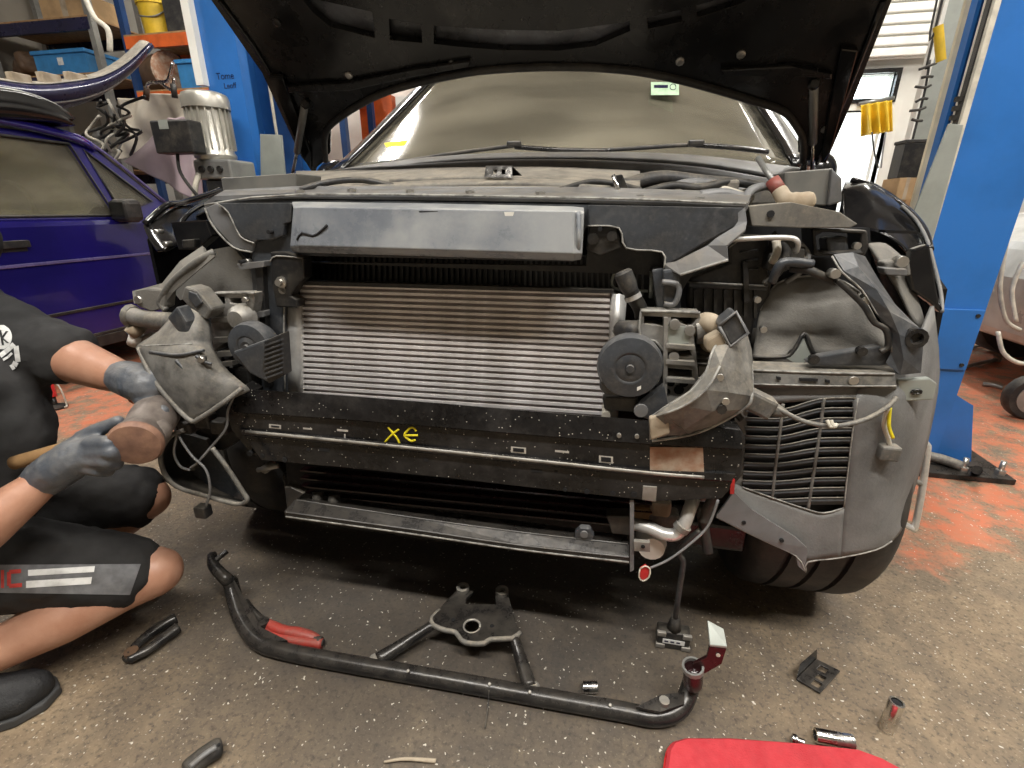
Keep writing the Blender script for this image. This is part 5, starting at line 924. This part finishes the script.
# small fixings and leads round the engine bay
for q, y in (((300, 192), .93), ((352, 191), .93), ((410, 192), .93), ((470, 193), .93), ((540, 194), .93), ((640, 198), .93), ((700, 200), .93), ((232, 197), .93)): lathe3('slam_bolt', PY(*q, y)+V((0, 0, -.002)), (0, 0, 1), [(0, .009), (.005, .009), (.007, .005)], 'bolt', fc, 8)
for q, y in (((758, 300), .93), ((764, 330), .93), ((845, 262), .94), ((858, 246), .95), ((246, 262), .885), ((258, 300), .884), ((262, 340), .884), ((244, 300), .85), ((218, 310), .85), ((700, 380), .88), ((720, 378), .755), ((726, 402), .752), ((200, 360), .742), ((176, 372), .738)): cyl('small_bolt', q, y, .006, .012, 'bolt', car, 8)
for P_, r, m_ in (([(300, 190, 1.0), (330, 182, 1.04), (362, 180, 1.08), (392, 186, 1.04)], .007, 'hose'), ([(560, 190, 1.0), (590, 182, 1.05), (616, 184, 1.05), (640, 190, 1.02)], .006, 'rubber'), ([(640, 194, 1.0), (672, 186, 1.02), (700, 188, 1.02), (730, 182, 1.06), (760, 186, 1.06)], .008, 'rubber'), ([(744, 200, .97), (752, 190, 1.0), (768, 186, 1.02), (780, 190, 1.0)], .008, 'wire_grey'), ([(772, 234, .95), (786, 250, .95), (780, 270, .95), (764, 284, .96)], .007, 'rubber'), ([(800, 244, .96), (808, 256, .96), (800, 272, .96), (786, 282, .97)], .005, 'wire_grey'), ([(700, 404, .86), (714, 398, .87), (730, 408, .86), (742, 420, .85)], .006, 'rubber'), ([(212, 350, .88), (222, 362, .87), (226, 376, .86), (240, 386, .85)], .008, 'rubber'), ([(144, 340, .87), (154, 336, .86), (160, 344, .86), (150, 352, .87)], .009, 'dusty_bracket')): tube('lead', P_, 0, r, m_, car, 8)
# ================================================================== loose things
# sensor hanging from its lead down to the floor
base = PZ(673, 655); sm = thing('sensor_module', base, 'black sensor module with white label standing on the floor on its lead', 'sensor')
rz = rotz(12); bx = base+V((0, .03, 0))
box3('housing', bx-V((.036, .016, 0)), bx+V((.036, .016, .048)), 'black_plastic', sm, .004, None)
for dx in (-.028, .028):
    for z in (.008, .042): box3('corner_lug', bx+V((dx-.010, -.019, z-.006)), bx+V((dx+.010, -.010, z+.006)), 'cast_alu', sm, .002)
slab3('white_label', [[bx+V((-.024, -.0175, .018)), bx+V((.024, -.0175, .018)), bx+V((.024, -.0175, .030)), bx+V((-.024, -.0175, .030))]], (0, .001, 0), 'white_print', sm)
for k in range(3): slab3('label_print', [[bx+V((-.020+k*.013, -.018, .022)), bx+V((-.012+k*.013, -.018, .022)), bx+V((-.012+k*.013, -.018, .026)), bx+V((-.020+k*.013, -.018, .026))]], (0, .0006, 0), 'navy', sm)
cyl3('plug', bx+V((0, 0, .046)), bx+V((0, 0, .082)), .016, 'rubber', sm, .010, 12)
tube3('lead', [bx+V((0, 0, .08)), PY(677, 606, .86), PY(680, 585, .86), PY(683, 562, .855), PY(679, 554, .855), PY(683, 545, .85), PY(700, 530, .845)], .006, 'hose', sm, 8)
# crash bar lying on the floor
cb_ = thing('lower_crossmember', PZ(450, 690), 'black tubular lower crossmember with triangular bracket lying on the floor before the car', 'crossmember')
R0 = .0175
A = [PZ(q[0], q[1], R0) for q in ((233, 592), (241, 620), (256, 640), (280, 650), (340, 662), (440, 679), (540, 697), (620, 711), (656, 717), (680, 712), (690, 694))]
A[0].z = .05; A[1].z = .03; A[-1].z = .055; A[-2].z = .03
main = tube3('main_tube', A, .018, 'black_metal', cb_, 16)
tube3('left_hook', [A[0], PZ(225, 578, .075), PZ(214, 566, .085), PZ(212, 555, .09)], [.0175, .012], 'black_metal', cb_, 10)
tube3('hook_tip', [PZ(214, 562, .09), PZ(221, 556, .095), PZ(227, 551, .10)], .007, 'black_metal', cb_, 8)
slab3('left_web', [[A[0]+V((.01, 0, .01)), PZ(262, 630, .03), PZ(288, 643, .03), PZ(262, 645, .02), A[1]]], (0, 0, .008), 'black_metal', cb_)
# right upright with red primer and plate
ru = [A[-1], PZ(693, 682, .09), PZ(693, 668, .13)]
tube3('red_upright', ru, [.018, .018], 'red_primer', cb_, 14); lathe3('upright_mouth', ru[-1], ru[-1]-ru[-2], [(-.004, .020), (.006, .020), (.006, .016), (-.004, .016)], 'grey_metal', cb_, 14)
e = ru[-1]; q_ = lambda x, z, y=0: e+V((x*.78, y, z*.72))
slab3('upright_plate', [[q_(-.004, -.02), q_(.030, -.012), q_(.062, .030), q_(.066, .085), q_(.028, .082), q_(.026, .045), q_(0, .015)]], (0, .006, 0), 'red_primer', cb_, .001)
tp_ = slab3('plate_lip', [[q_(.028, .082), q_(.066, .085), q_(.064, .10, .03), q_(.028, .107, .04)]], (0, 0, .005), 'zinc_plate', cb_, .001); lathe3('plate_hole', q_(.05, .06, -.001), (0, -1, 0), [(0, .004), (.001, .004)], 'wire_white', cb_, 8)
slab3('corner_gusset', [[PZ(636, 709, .04), PZ(660, 697, .045), PZ(684, 694, .05), PZ(684, 706, .045), PZ(660, 714, .04)]], (0, 0, .006), 'black_metal', cb_)
lathe3('gusset_bolt', PZ(664, 703, .048), (0, 0, 1), [(0, .010), (.008, .010)], 'cast_alu', cb_, 10)
# bracket with round hole
bo = [PZ(q[0], q[1], .055) for q in ((460, 590), (465, 586), (473, 588), (474, 594), (466, 602), (466, 607), (496, 607), (495, 598), (498, 592), (505, 592), (509, 600), (516, 626), (520, 634), (512, 640), (490, 641), (484, 645), (470, 645), (462, 642), (456, 634), (446, 632), (434, 627), (432, 620), (440, 612), (450, 600))]
hc = PZ(472, 629, .055); hole = [hc+V((.019*math.cos(a), .019*math.sin(a), 0)) for a in [k*math.pi/8 for k in range(16)]]
mp = slab3('mounting_plate', [bo, hole], (0, 0, .010), 'black_metal', cb_, .002)
tube3('plate_rim', [p+V((0, 0, .005)) for p in bo[12:23]], .006, 'dusty_bracket', cb_, 8, 2)
tube3('hole_rim', [p+V((0, 0, .008)) for p in hole+[hole[0]]], .003, 'cast_alu', cb_, 6, 1)
for q in ((453, 620), (492, 626)): lathe3('plate_hole', PZ(q[0], q[1], .066), (0, 0, 1), [(0, .005), (.001, .005)], 'dark_void', cb_, 8)
for q, w in (((463, 592), .014), ((502, 595), .015)): lathe3('mount_eye', PZ(q[0], q[1], .058), (0, 0, 1), [(0, .016), (.016, .016), (.016, .008), (0, .008)], 'cast_alu', cb_, 16)
tube3('brace', [PZ(434, 624, .055), PZ(408, 641, .035), PZ(378, 660, .022)], [.010, .016], 'black_metal', cb_, 12); tube3('brace', [PZ(514, 638, .055), PZ(521, 660, .035), PZ(530, 688, .022)], [.011, .016], 'black_metal', cb_, 12)
tube3('upper_brace', [PZ(463, 590, .06), PZ(448, 604, .058), PZ(434, 622, .056)], .008, 'black_metal', cb_, 8)
for q in ((409, 672), (490, 685), (530, 693), (610, 706)): p = PZ(q[0], q[1], .030); lathe3('rivet', p+V((0, -.004, .008)), (0, -.5, 1), [(-.004, .0035), (.001, .0035), (.002, .002)], 'cast_alu', cb_, 8)
tube3('split_wire', [PZ(489, 690, .03), PZ(488, 705, .01), PZ(485, 728, .004)], .0016, 'rubber', cb_, 5)
for q in ((376, 660), (532, 688)): lathe3('weld', PZ(q[0], q[1], .024), (0, 0, 1), [(-.01, .017), (.002, .0175), (.008, .012)], 'dusty_bracket', cb_, 10)
# red pliers behind the bar
t = thing('pliers', PZ(290, 636), 'red-handled pliers lying behind the crossmember tube', 'pliers')
tube3('handle', [PZ(262, 620, .02), PZ(280, 630, .02), PZ(300, 634, .018), PZ(320, 640, .014)], [.009, .010, .011, .012, .013, .013, .013, .013, .0135, .014, .014, .014, .0135, .012, .010, .006], 'red_grip', t, 10); tube3('handle', [PZ(264, 626, .016), PZ(284, 638, .014), PZ(304, 642, .014), PZ(322, 644, .014)], [.008, .012], 'red_grip', t, 10)
lathe3('grip_end', PZ(319, 642, .014), PZ(322, 643, .014)-PZ(300, 638, .014), [(-.012, .011), (.004, .013), (.012, .006)], 'rubber', t, 10)
tube3('jaw', [PZ(263, 622, .02), PZ(254, 612, .022), PZ(246, 600, .022)], [.012, .005], 'black_metal', t, 8); lathe3('pivot', PZ(263, 622, .03), (0, 0, 1), [(-.01, .014), (.003, .014)], 'black_metal', t, 12)
# sockets
def socket(name, a, b, r, m, label, ri=.68):
    a = V(a); b = V(b); L = (b-a).length; t = thing(name, a if a.z < b.z else b, label, 'socket', 'chrome sockets on the floor')
    lathe3('barrel', a, b-a, [(0, r*.96), (.002, r), (L*.5, r), (L*.54, r*.97), (L-.002, r*.97), (L, r*.93), (L, r*ri), (L-.02, r*ri)], m, t, 24)
    lathe3('hex_bore', a+(b-a).normalized()*(L-.006), b-a, [(0, r*ri*.98), (.004, r*ri*.98)], 'dark_void', t, 6)
    lathe3('drive_end', a-(b-a).normalized()*.001, b-a, [(0, r*.5), (.002, r*.5)], 'dark_void', t, 4)
p = PZ(886, 729); socket('deep_socket', p, p+V((.004, .004, .070)), .0135, 'chrome', 'tall chrome deep socket standing upright on the floor')
a, b = PZ(853, 742, .0135), PZ(815, 735, .0135); socket('deep_socket', a, b, .0135, 'chrome', 'chrome deep socket lying beside the red kneeling pad')
a, b = PZ(797, 740, .009), PZ(792, 738, .009); socket('small_socket', a, b, .009, 'chrome', 'tiny ring-like socket end nearest the red pad edge')
a, b = PZ(597, 687, .012), PZ(583, 687, .012); socket('short_socket', a, b, .012, 'chrome', 'short chrome socket lying behind the crossmember tube')
# small folded bracket
t = thing('folded_bracket', PZ(818, 690), 'small black folded steel bracket lying on the floor', 'bracket')
q = [PZ(796, 680, .003), PZ(820, 694, .003), PZ(840, 672, .012), PZ(816, 660, .012)]
hh = lambda a, b: [q[0].lerp(q[1], s).lerp(q[3].lerp(q[2], s), r) for s, r in ((a, b), (a+.34, b), (a+.34, b+.2), (a, b+.2))]
slab3('base_leaf', [q, hh(.3, .66), hh(.45, .36), hh(.5, .1)], (0, 0, .004), 'black_metal', t, .0008)
slab3('upright_leaf', [[q[0], q[3], PZ(816, 650, .040), PZ(800, 664, .040)]], (.003, .003, 0), 'black_metal', t, .0008)
# red kneeling pad
t = thing('kneeling_pad', PZ(780, 790), 'red foam kneeling pad at the bottom edge', 'pad')
def pad(z, ins):
    c = [PZ(u_, v_, .028) for u_, v_ in ((668, 748), (673, 740), (686, 736), (730, 736), (800, 741), (860, 748), (884, 757), (904, 768), (930, 790), (935, 900), (655, 900), (664, 775))]
    o = V((.33, .55, 0)); return [V((p.x, p.y, z))+(o-p).normalized()*ins*V((1, 1, 0)).length*.7 for p in c]
loft3('foam', [[V((p.x, p.y, z)) for p in pad(z, i)] for z, i in ((0.001, .006), (.006, 0), (.022, 0), (.028, .006))], 'red_pad', t, 0, 0, close=True, smooth=False)
tube3('edge_seam', pad(.014, -.001)+[pad(.014, -.001)[0]], .002, 'red_plastic', t, 6, 2)
# tool grip at the lower left
t = thing('ratchet_handle', PZ(205, 760), 'grey and black tool handle poking in at the bottom edge', 'tool')
tube3('grip', [PZ(186, 772, .018), PZ(202, 758, .018), PZ(214, 750, .018), PZ(222, 746, .016)], [.014, .017, .0175, .0175, .017, .017, .017, .017, .017, .0172, .0172, .0172, .0172, .016, .014, .011], 'rubber', t, 14); tube3('grey_inlay', [PZ(190, 767, .034), PZ(204, 755, .0345), PZ(216, 747, .0335)], .005, 'cowl_grey', t, 8); cyl3('shaft', PZ(188, 770, .018), PZ(140, 815, .018), .007, 'chrome', t)
lathe3('hang_hole', PZ(219, 745, .0315), (0, 0, 1), [(0, .003), (.002, .003)], 'dark_void', t, 8)
tag(tube3('wood_splinter', [PZ(384, 762, .004), PZ(405, 759, .006), PZ(436, 761, .004)], [.002, .004], 'tan_dust'), 'pale wood splinter lying at the bottom edge of the floor', 'splinter')
# dark pliers beside the shin
t = thing('pliers', PZ(150, 645), 'dark worn pliers lying beside the shin of the mechanic', 'pliers')
for k, P_ in enumerate(([(126, 658), (140, 642), (158, 628), (176, 618)], [(128, 660), (148, 650), (164, 638), (178, 628)])): tube3('handle', [PZ(u, v, .018) for u, v in P_], [.009, .013], 'black_metal', t, 8)
lathe3('pivot', PZ(132, 654, .018), (0, 0, 1), [(-.01, .014), (.01, .014)], 'brown', t, 10); tube3('jaw', [PZ(132, 654, .018), PZ(124, 661, .012)], [.013, .007], 'black_metal', t, 8)
t = thing('jack_lever', PZ(56, 408), 'red-gripped lever standing on the floor behind the mechanic', 'tool')
a = PZ(56, 408); b = PY(46, 376, a.y+.02); tube3('red_grip', [a.lerp(b, .35), a.lerp(b, .7), b], .020, 'red_plastic', t, 12); cyl3('post', V((a.x, a.y, 0)), a.lerp(b, .36), .012, 'black_metal', t); lathe3('foot', V((a.x, a.y, 0)), (0, 0, 1), [(0, .05), (.01, .05), (.02, .02)], 'black_metal', t, 16); tube3('wire', [b, b+V((.06, 0, -.05)), b+V((.07, 0, -.15)), a+V((.06, 0, .01))], .004, 'wire_white', t, 6)
# clip on engine cover, screwdriver in the bay
p = PY(504, 178, 1.10); t = thing('metal_clip', p, 'small shiny folded clip lying on the engine cover', 'clip')
q = [PY(484, 177, 1.10), PY(512, 178, 1.10), PY(512, 166, 1.12), PY(486, 166, 1.12)]
cv_ = lambda s, r: q[0].lerp(q[1], s).lerp(q[3].lerp(q[2], s), r)
slab3('front_leaf', [q]+[[cv_(s, r) for s, r in ((a, .3), (a+.14, .3), (a+.14, .7), (a, .7))] for a in (.3, .62)], (0, .003, 0), 'chrome', t); slab3('rear_leaf', [[q[3], q[2], PY(524, 178, 1.17), PY(500, 176, 1.17)]], (0, .003, .001), 'black_metal', t)
t = thing('screwdriver', PY(775, 190, .98), 'screwdriver with red and amber handle left in the engine bay', 'screwdriver')
a, b = PY(758, 158, 1.05), PY(776, 186, .99); cyl3('shaft', a, b, .005, 'grey_metal', t); tube3('red_collar', [PY(772, 180, .99), PY(780, 192, .98)], .012, 'muted_red', t, 10, 2); tube3('amber_handle', [PY(779, 190, .98), PY(786, 200, .97), PY(798, 203, .97), PY(814, 198, .97)], [.012, .013, .013, .013, .014, .015, .016, .017, .018, .018, .018, .017, .016, .015, .013, .010], 'tan_dust', t, 12)
# bent steel rod frame beside the tyre
t = thing('rod_stand', PZ(915, 528), 'bent bright steel rod stand beside the right front tyre', 'stand')
tube3('rod', [PY(903, 436, 1.25), PY(916, 436, 1.25), PY(926, 444, 1.25), PY(927, 452, 1.25), PY(922, 490, 1.25), PY(915, 526, 1.25), PY(912, 528, 1.25), PY(900, 522, 1.25)], .008, 'tank_alu', t, 10, 4); tube3('cross_rod', [PY(902, 478, 1.25), PY(912, 480, 1.25), PY(922, 484, 1.25)], .007, 'cast_alu', t, 8)
# arm of the lift on the floor by the post
ap = slab3('lift_arm', [[PZ(890, 466, .0), PZ(980, 474, .0), PZ(982, 468, .0), PZ(896, 456, .0)]], (0, 0, .03), 'black_metal', pr_, .004)
tube3('arm_bar', [PZ(900, 456, .05), PZ(930, 456, .05), PZ(962, 466, .04)], .020, 'dusty_bracket', ap, 6, 3); cyl3('pad_screw', PZ(977, 470, .03), PZ(977, 470, .075), .016, 'black_metal', ap, seg=10)

# ================================================================== hammer and mechanic
hm = thing('hammer', PY(140, 430, .70), 'worn lump hammer with wooden handle held by the mechanic', 'hammer')
ha, hb = PY(14, 463, .63), PY(150, 424, .72)
ax = (PY(133, 450, .62)-PY(165, 404, .77)).normalized()
c0 = PY(148, 426, .69)
lathe3('head', c0-ax*.062, ax, [(-.01, .022), (-.004, .034), (.01, .041), (.04, .041), (.065, .038), (.09, .038), (.108, .043), (.118, .044)], 'hammer_head', hm, 28)
lathe3('striking_face', c0-ax*.062+ax*.116, ax, [(0, .044), (.006, .045), (.014, .041), (.017, .026), (.018, 0)], 'hammer_face', hm, 28)
lathe3('side_boss', c0+V((.026, -.004, -.004)), (.50, -.85, .05), [(0, .024), (.022, .024), (.030, .021), (.034, .012), (.035, 0)], 'hammer_head', hm, 24)
tube3('handle', [ha, ha.lerp(hb, .5), hb], [.014, .013], 'wood', hm, 12, 5)

man = thing('person', PZ(10, 715), 'crouching mechanic in black t-shirt and shorts with grey gloves, at the left', 'person')
J = lambda u, v, y: PY(u, v, y)
# far (left) arm
Ls, Le, Lw, Lh = J(-70, 290, .80), J(36, 346, .80), J(128, 380, .765), J(146, 384, .755)
# near (right) arm
Rs, Re, Rw, Rh = J(-150, 330, .50), J(-60, 560, .46), J(48, 478, .60), J(70, 462, .61)
neck = V((-1.42, .66, 1.03)); head = V((-1.34, .68, 1.20))
chest = V((-1.40, .66, .80)); belly = V((-1.42, .66, .55)); hip = V((-1.42, .60, .36))
# legs
Rhip, Rk, Ra, Rt = V((-1.36, .48, .33)), PY(156, 572, .70), V((-1.24, .40, .10)), PZ(40, 706, .03)
Lhip, Lk, La, Lt = V((-1.36, .72, .33)), PY(146, 498, .83), V((-1.33, .76, .10)), V((-1.10, .80, .03))
skin = [
 [(head+V((0, 0, .06)), .088), (head, .085), (head+V((.03, 0, -.06)), .062)], [(head+V((0, 0, -.05)), .055), (neck, .058), (neck+V((0, 0, -.08)), .07)],
 [(chest, .13), (belly, .135), (hip, .14)], [(chest+V((0, .1, .08)), .085), (chest+V((0, -.1, .08)), .085)],
 [(chest+V((0, .16, .1)), .065), (Ls, .062), (Ls.lerp(Le, .5), .052), (Le, .047), (Le.lerp(Lw, .4), .052), (Le.lerp(Lw, .75), .042), (Lw, .033), (Lh, .028)],
 [(chest+V((0, -.16, .1)), .065), (Rs, .062), (Rs.lerp(Re, .5), .052), (Re, .048), (Re.lerp(Rw, .35), .046), (Re.lerp(Rw, .75), .036), (Rw, .029), (Rh, .026)],
 [(hip, .12), (Rhip, .098), (Rhip.lerp(Rk, .5), .082), (Rk+V((-.02, 0, .0)), .058)], [(Rk, .056), (Rk.lerp(Ra, .15), .052), (Rk.lerp(Ra, .4), .056), (Rk.lerp(Ra, .75), .042), (Ra, .034), (Ra+V((0, 0, -.05)), .034)],
 [(hip, .12), (Lhip, .098), (Lhip.lerp(Lk, .5), .080), (Lk, .056)], [(Lk, .055), (Lk.lerp(La, .4), .055), (Lk.lerp(La, .75), .042), (La, .034), (La+V((0, 0, -.05)), .034)],
 [(head+V((.085, 0, -.005)), .012), (head+V((.098, 0, -.03)), .015)], [(head+V((0, .085, -.01)), .018), (head+V((-.005, .09, .015)), .018)], [(head+V((0, -.085, -.01)), .018), (head+V((-.005, -.09, .015)), .018)],
]
body = blob('body', skin, 'skin', man, .008, 6)
# face and hair
for s in (-1, 1):
    e_ = lathe3('eye', head+V((.072, s*.032, .015)), (1, 0, 0), [(-.008, .006), (.000, .008), (.004, .005), (.006, 0)], 'white_paint', man, 12); tube3('brow', [head+V((.075, s*.018, .034)), head+V((.080, s*.034, .038)), head+V((.066, s*.052, .032))], .004, 'hair', man, 6); lathe3('iris', head+V((.077, s*.032, .015)), (1, 0, 0), [(-.002, .005), (.0018, .004), (.002, 0)], 'brown', e_, 10)
tube3('mouth', [head+V((.078, -.022, -.062)), head+V((.089, 0, -.064)), head+V((.078, .022, -.062))], .005, 'red_primer', man, 8)
blob('hair', [[(head+V((-.02, 0, .085)), .088), (head+V((-.03, 0, .02)), .084)], [(head+V((.03, 0, .10)), .066), (head+V((-.01, 0, .1)), .08)]], 'hair', man, .008, 3)
# clothing
sl = lambda a, b, t: a.lerp(b, t)
shirt = blob('t_shirt', [[(chest+V((0, 0, .06)), .150), (chest, .152), (belly, .155), (hip+V((0, 0, .05)), .155)], [(chest+V((0, .14, .10)), .095), (chest+V((0, -.14, .10)), .095)], [(chest+V((0, .15, .10)), .09), (Ls, .080), (sl(Ls, Le, .5), .070), (Le, .074), (J(58, 353, .785), .071)], [(chest+V((0, -.15, .10)), .09), (Rs, .080), (sl(Rs, Re, .55), .072)], [(neck+V((0, 0, -.05)), .085), (chest+V((0, 0, .05)), .12)], [(J(-20, 395, .68), .07), (J(-30, 440, .66), .09), (J(-40, 500, .62), .10)], [(J(-5, 345, .77), .07), (J(2, 390, .72), .075), (J(6, 435, .69), .085), (J(-5, 490, .66), .1)]], 'shirt', man, .009, 5, .02, .06)
shorts = blob('shorts', [[(hip+V((0, 0, .04)), .158), (hip, .158)], [(hip, .13), (Rhip, .115), (sl(Rhip, Rk, .5), .098), (sl(Rhip, Rk, .86), .084)], [(hip, .13), (Lhip, .115), (sl(Lhip, Lk, .5), .094), (sl(Lhip, Lk, .90), .078)]], 'shorts_cloth', man, .009, 4, .022, .055)
def on_cloth(o, u, v, off):
    # the point of a garment that the photograph shows at this place, lifted by the print's thickness
    lo = O-ORG[o.name]; d = ray(u, v).normalized(); ok, p, n, k = o.ray_cast(lo, d)
    return (p-d*off+ORG[o.name]) if ok else None
def wrapped(name, px, m, target, parent, n=10, off=.003, k=3):
    a, b, c, d = [V((*q, 0)) for q in px]; idx = {}; verts = []; faces = []
    for i in range(k+1):
        for j in range(n+1):
            q = a.lerp(b, j/n).lerp(d.lerp(c, j/n), i/k); p = on_cloth(target, q.x, q.y, off)
            if p is not None: idx[i, j] = len(verts); verts.append(p)
    for i in range(k):
        for j in range(n):
            f = [(i, j), (i, j+1), (i+1, j+1), (i+1, j)]
            if all(q in idx for q in f): faces.append(tuple(idx[q] for q in f))
    if not faces: print('no cloth under', name, px[0]); return
    return link(name, mesh(name, verts, faces), m, parent, True)
wrapped('grey_band', ((-50, 565), (141, 564), (130, 595), (-50, 592)), 'band_grey', shorts, man, 40, .002, 10)
wrapped('white_stripe', ((28, 570), (95, 566), (94, 572), (28, 576)), 'white_print', shorts, man, 20, .0035)
wrapped('white_stripe', ((26, 581), (92, 577), (91, 584), (26, 588)), 'white_print', shorts, man, 20, .0035)
wrapped('red_letter', ((1, 570), (4, 570), (4, 588), (1, 588)), 'red_print', shorts, man, 3, .0035)
for P_ in (((9, 570), (21, 569), (21, 573), (9, 574)), ((7, 572), (11, 572), (11, 586), (7, 586)), ((9, 584), (22, 583), (22, 587), (9, 588))): wrapped('red_letter', P_, 'red_print', shorts, man, 4, .0035)
def sstroke(P_, m='white_print', w=1.5):
    for (u0, v0), (u1, v1) in zip(P_, P_[1:]):
        d = math.hypot(u1-u0, v1-v0) or 1; nx, ny = -(v1-v0)/d*w, (u1-u0)/d*w
        wrapped('chest_print', [(u0-nx, v0-ny), (u1-nx, v1-ny), (u1+nx, v1+ny), (u0+nx, v0+ny)], m, shirt, man, 2, .003, 1)
for k in range(8):
    v0 = 325+k*3; hw = lambda v: 11*math.sqrt(max(.05, 1-((v-337)/12.5)**2)); a_, b_ = hw(v0), hw(v0+3)
    wrapped('chest_print', [(1-a_, v0), (1+a_, v0), (1+b_, v0+3.2), (1-b_, v0+3.2)], 'white_print', shirt, man, 6, .003, 1)
for P_ in ([(0, 330), (3, 345)], [(7, 331), (2, 338), (8, 343)]):
    for (u0, v0), (u1, v1) in zip(P_, P_[1:]): wrapped('chest_letter', [(u0-1.2, v0), (u0+1.2, v0), (u1+1.2, v1), (u1-1.2, v1)], 'shirt', shirt, man, 2, .0045, 2)
sstroke([(0, 356), (5, 352), (10, 348), (14, 344)], w=2.4); sstroke([(16, 346), (17, 354), (18, 362)], w=2.6); sstroke([(11, 368), (14, 366), (16, 362)], w=2.8); sstroke([(3, 360), (8, 357), (12, 353)], w=1.2)
# gloves: palm, four fingers and a thumb each, closed on what they hold
def glove(name, wrist, palm, fingers, extra=()):
    return blob(name, [palm]+fingers+list(extra), 'glove', man, .0035, 3)
G = lambda u, v, y, r: (PY(u, v, y), r)
glove('glove', Rw, [G(46, 478, .60, .037), G(60, 468, .605, .038), G(76, 458, .615, .036), G(92, 452, .625, .032)],
      [[G(84, 438, .640, .017), G(98, 430, .645, .014), G(110, 425, .650, .0125), G(118, 421, .652, .011)],      # thumb along the handle
       [G(92, 444, .620, .017), G(108, 443, .615, .0145), G(118, 450, .630, .013), G(112, 456, .66, .0115)],
       [G(94, 452, .615, .017), G(110, 452, .610, .0145), G(119, 457, .628, .013), G(112, 460, .655, .0115)],
       [G(92, 460, .612, .017), G(106, 461, .608, .0140), G(116, 464, .625, .0125), G(108, 466, .65, .011)],
       [G(84, 466, .612, .016), G(98, 470, .610, .0130), G(108, 471, .625, .0115), G(102, 470, .65, .010)]],
      [[G(38, 484, .60, .033), G(50, 476, .60, .036)], [G(70, 456, .62, .03), G(86, 440, .638, .018)]])
glove('glove', Lw, [G(126, 378, .765, .038), G(138, 382, .755, .041), G(148, 386, .748, .038)],
      [[G(142, 396, .735, .020), G(147, 404, .725, .016), G(156, 408, .718, .0145), G(163, 411, .715, .012)],
       [G(156, 372, .760, .016), G(166, 372, .765, .0135), G(174, 378, .775, .012), G(178, 384, .79, .0105)],
       [G(158, 380, .758, .016), G(168, 384, .762, .0135), G(175, 391, .775, .012), G(178, 397, .79, .0105)],
       [G(158, 388, .755, .016), G(167, 394, .758, .0135), G(173, 402, .772, .012), G(175, 408, .79, .0105)],
       [G(152, 393, .750, .015), G(160, 400, .750, .0125), G(166, 407, .762, .011), G(168, 412, .778, .0095)]],
      [[G(124, 378, .766, .031), G(132, 380, .765, .034)]])
tube3('glove_patch', [PY(130, 400, .735), PY(134, 402, .733)], .004, 'orange_paint', man, 6)
# shoes
def shoe(heel, toe, name):
    heel = V((heel.x, heel.y, 0)); toe = V((toe.x, toe.y, 0)); d = (toe-heel).normalized(); s = V((-d.y, d.x, 0)); L = (toe-heel).length
    o = blob(name, [[(heel+V((0, 0, .055)), .042), (heel+d*L*.3+V((0, 0, .055)), .045), (heel+d*L*.62+V((0, 0, .045)), .045), (heel+d*(L-.035)+V((0, 0, .036)), .036)], [(heel+d*L*.62+s*.018+V((0, 0, .04)), .034), (heel+d*(L-.05)+s*.02+V((0, 0, .034)), .030)], [(heel+d*L*.62-s*.018+V((0, 0, .04)), .034), (heel+d*(L-.05)-s*.02+V((0, 0, .034)), .030)], [(heel+d*.02+V((0, 0, .08)), .040), (heel+d*.06+V((0, 0, .09)), .040)]], 'shoe', man, .006, 4)
    out = [heel+d*(L*t)+s*w for t, w in ((-.12, 0), (-.08, .036), (.2, .043), (.55, .052), (.8, .052), (.96, .034), (1.02, 0), (.96, -.034), (.8, -.052), (.55, -.052), (.2, -.043), (-.08, -.036))]
    slab3('shoe_sole', [[p+V((0, 0, .001)) for p in out]], (0, 0, .020), 'shoe_sole', man, .004)
    for k in range(4): c = heel+d*L*(.36+.09*k)+V((0, 0, .094-.006*k)); tube3('shoe_lace', [c-s*.03-V((0, 0, .008)), c, c+s*.03-V((0, 0, .008))], .004, 'rubber', man, 6)
shoe(V((-1.27, .36, 0)), PZ(60, 694), 'shoe'); shoe(V((-1.36, .75, 0)), V((-1.11, .81, 0)), 'shoe')
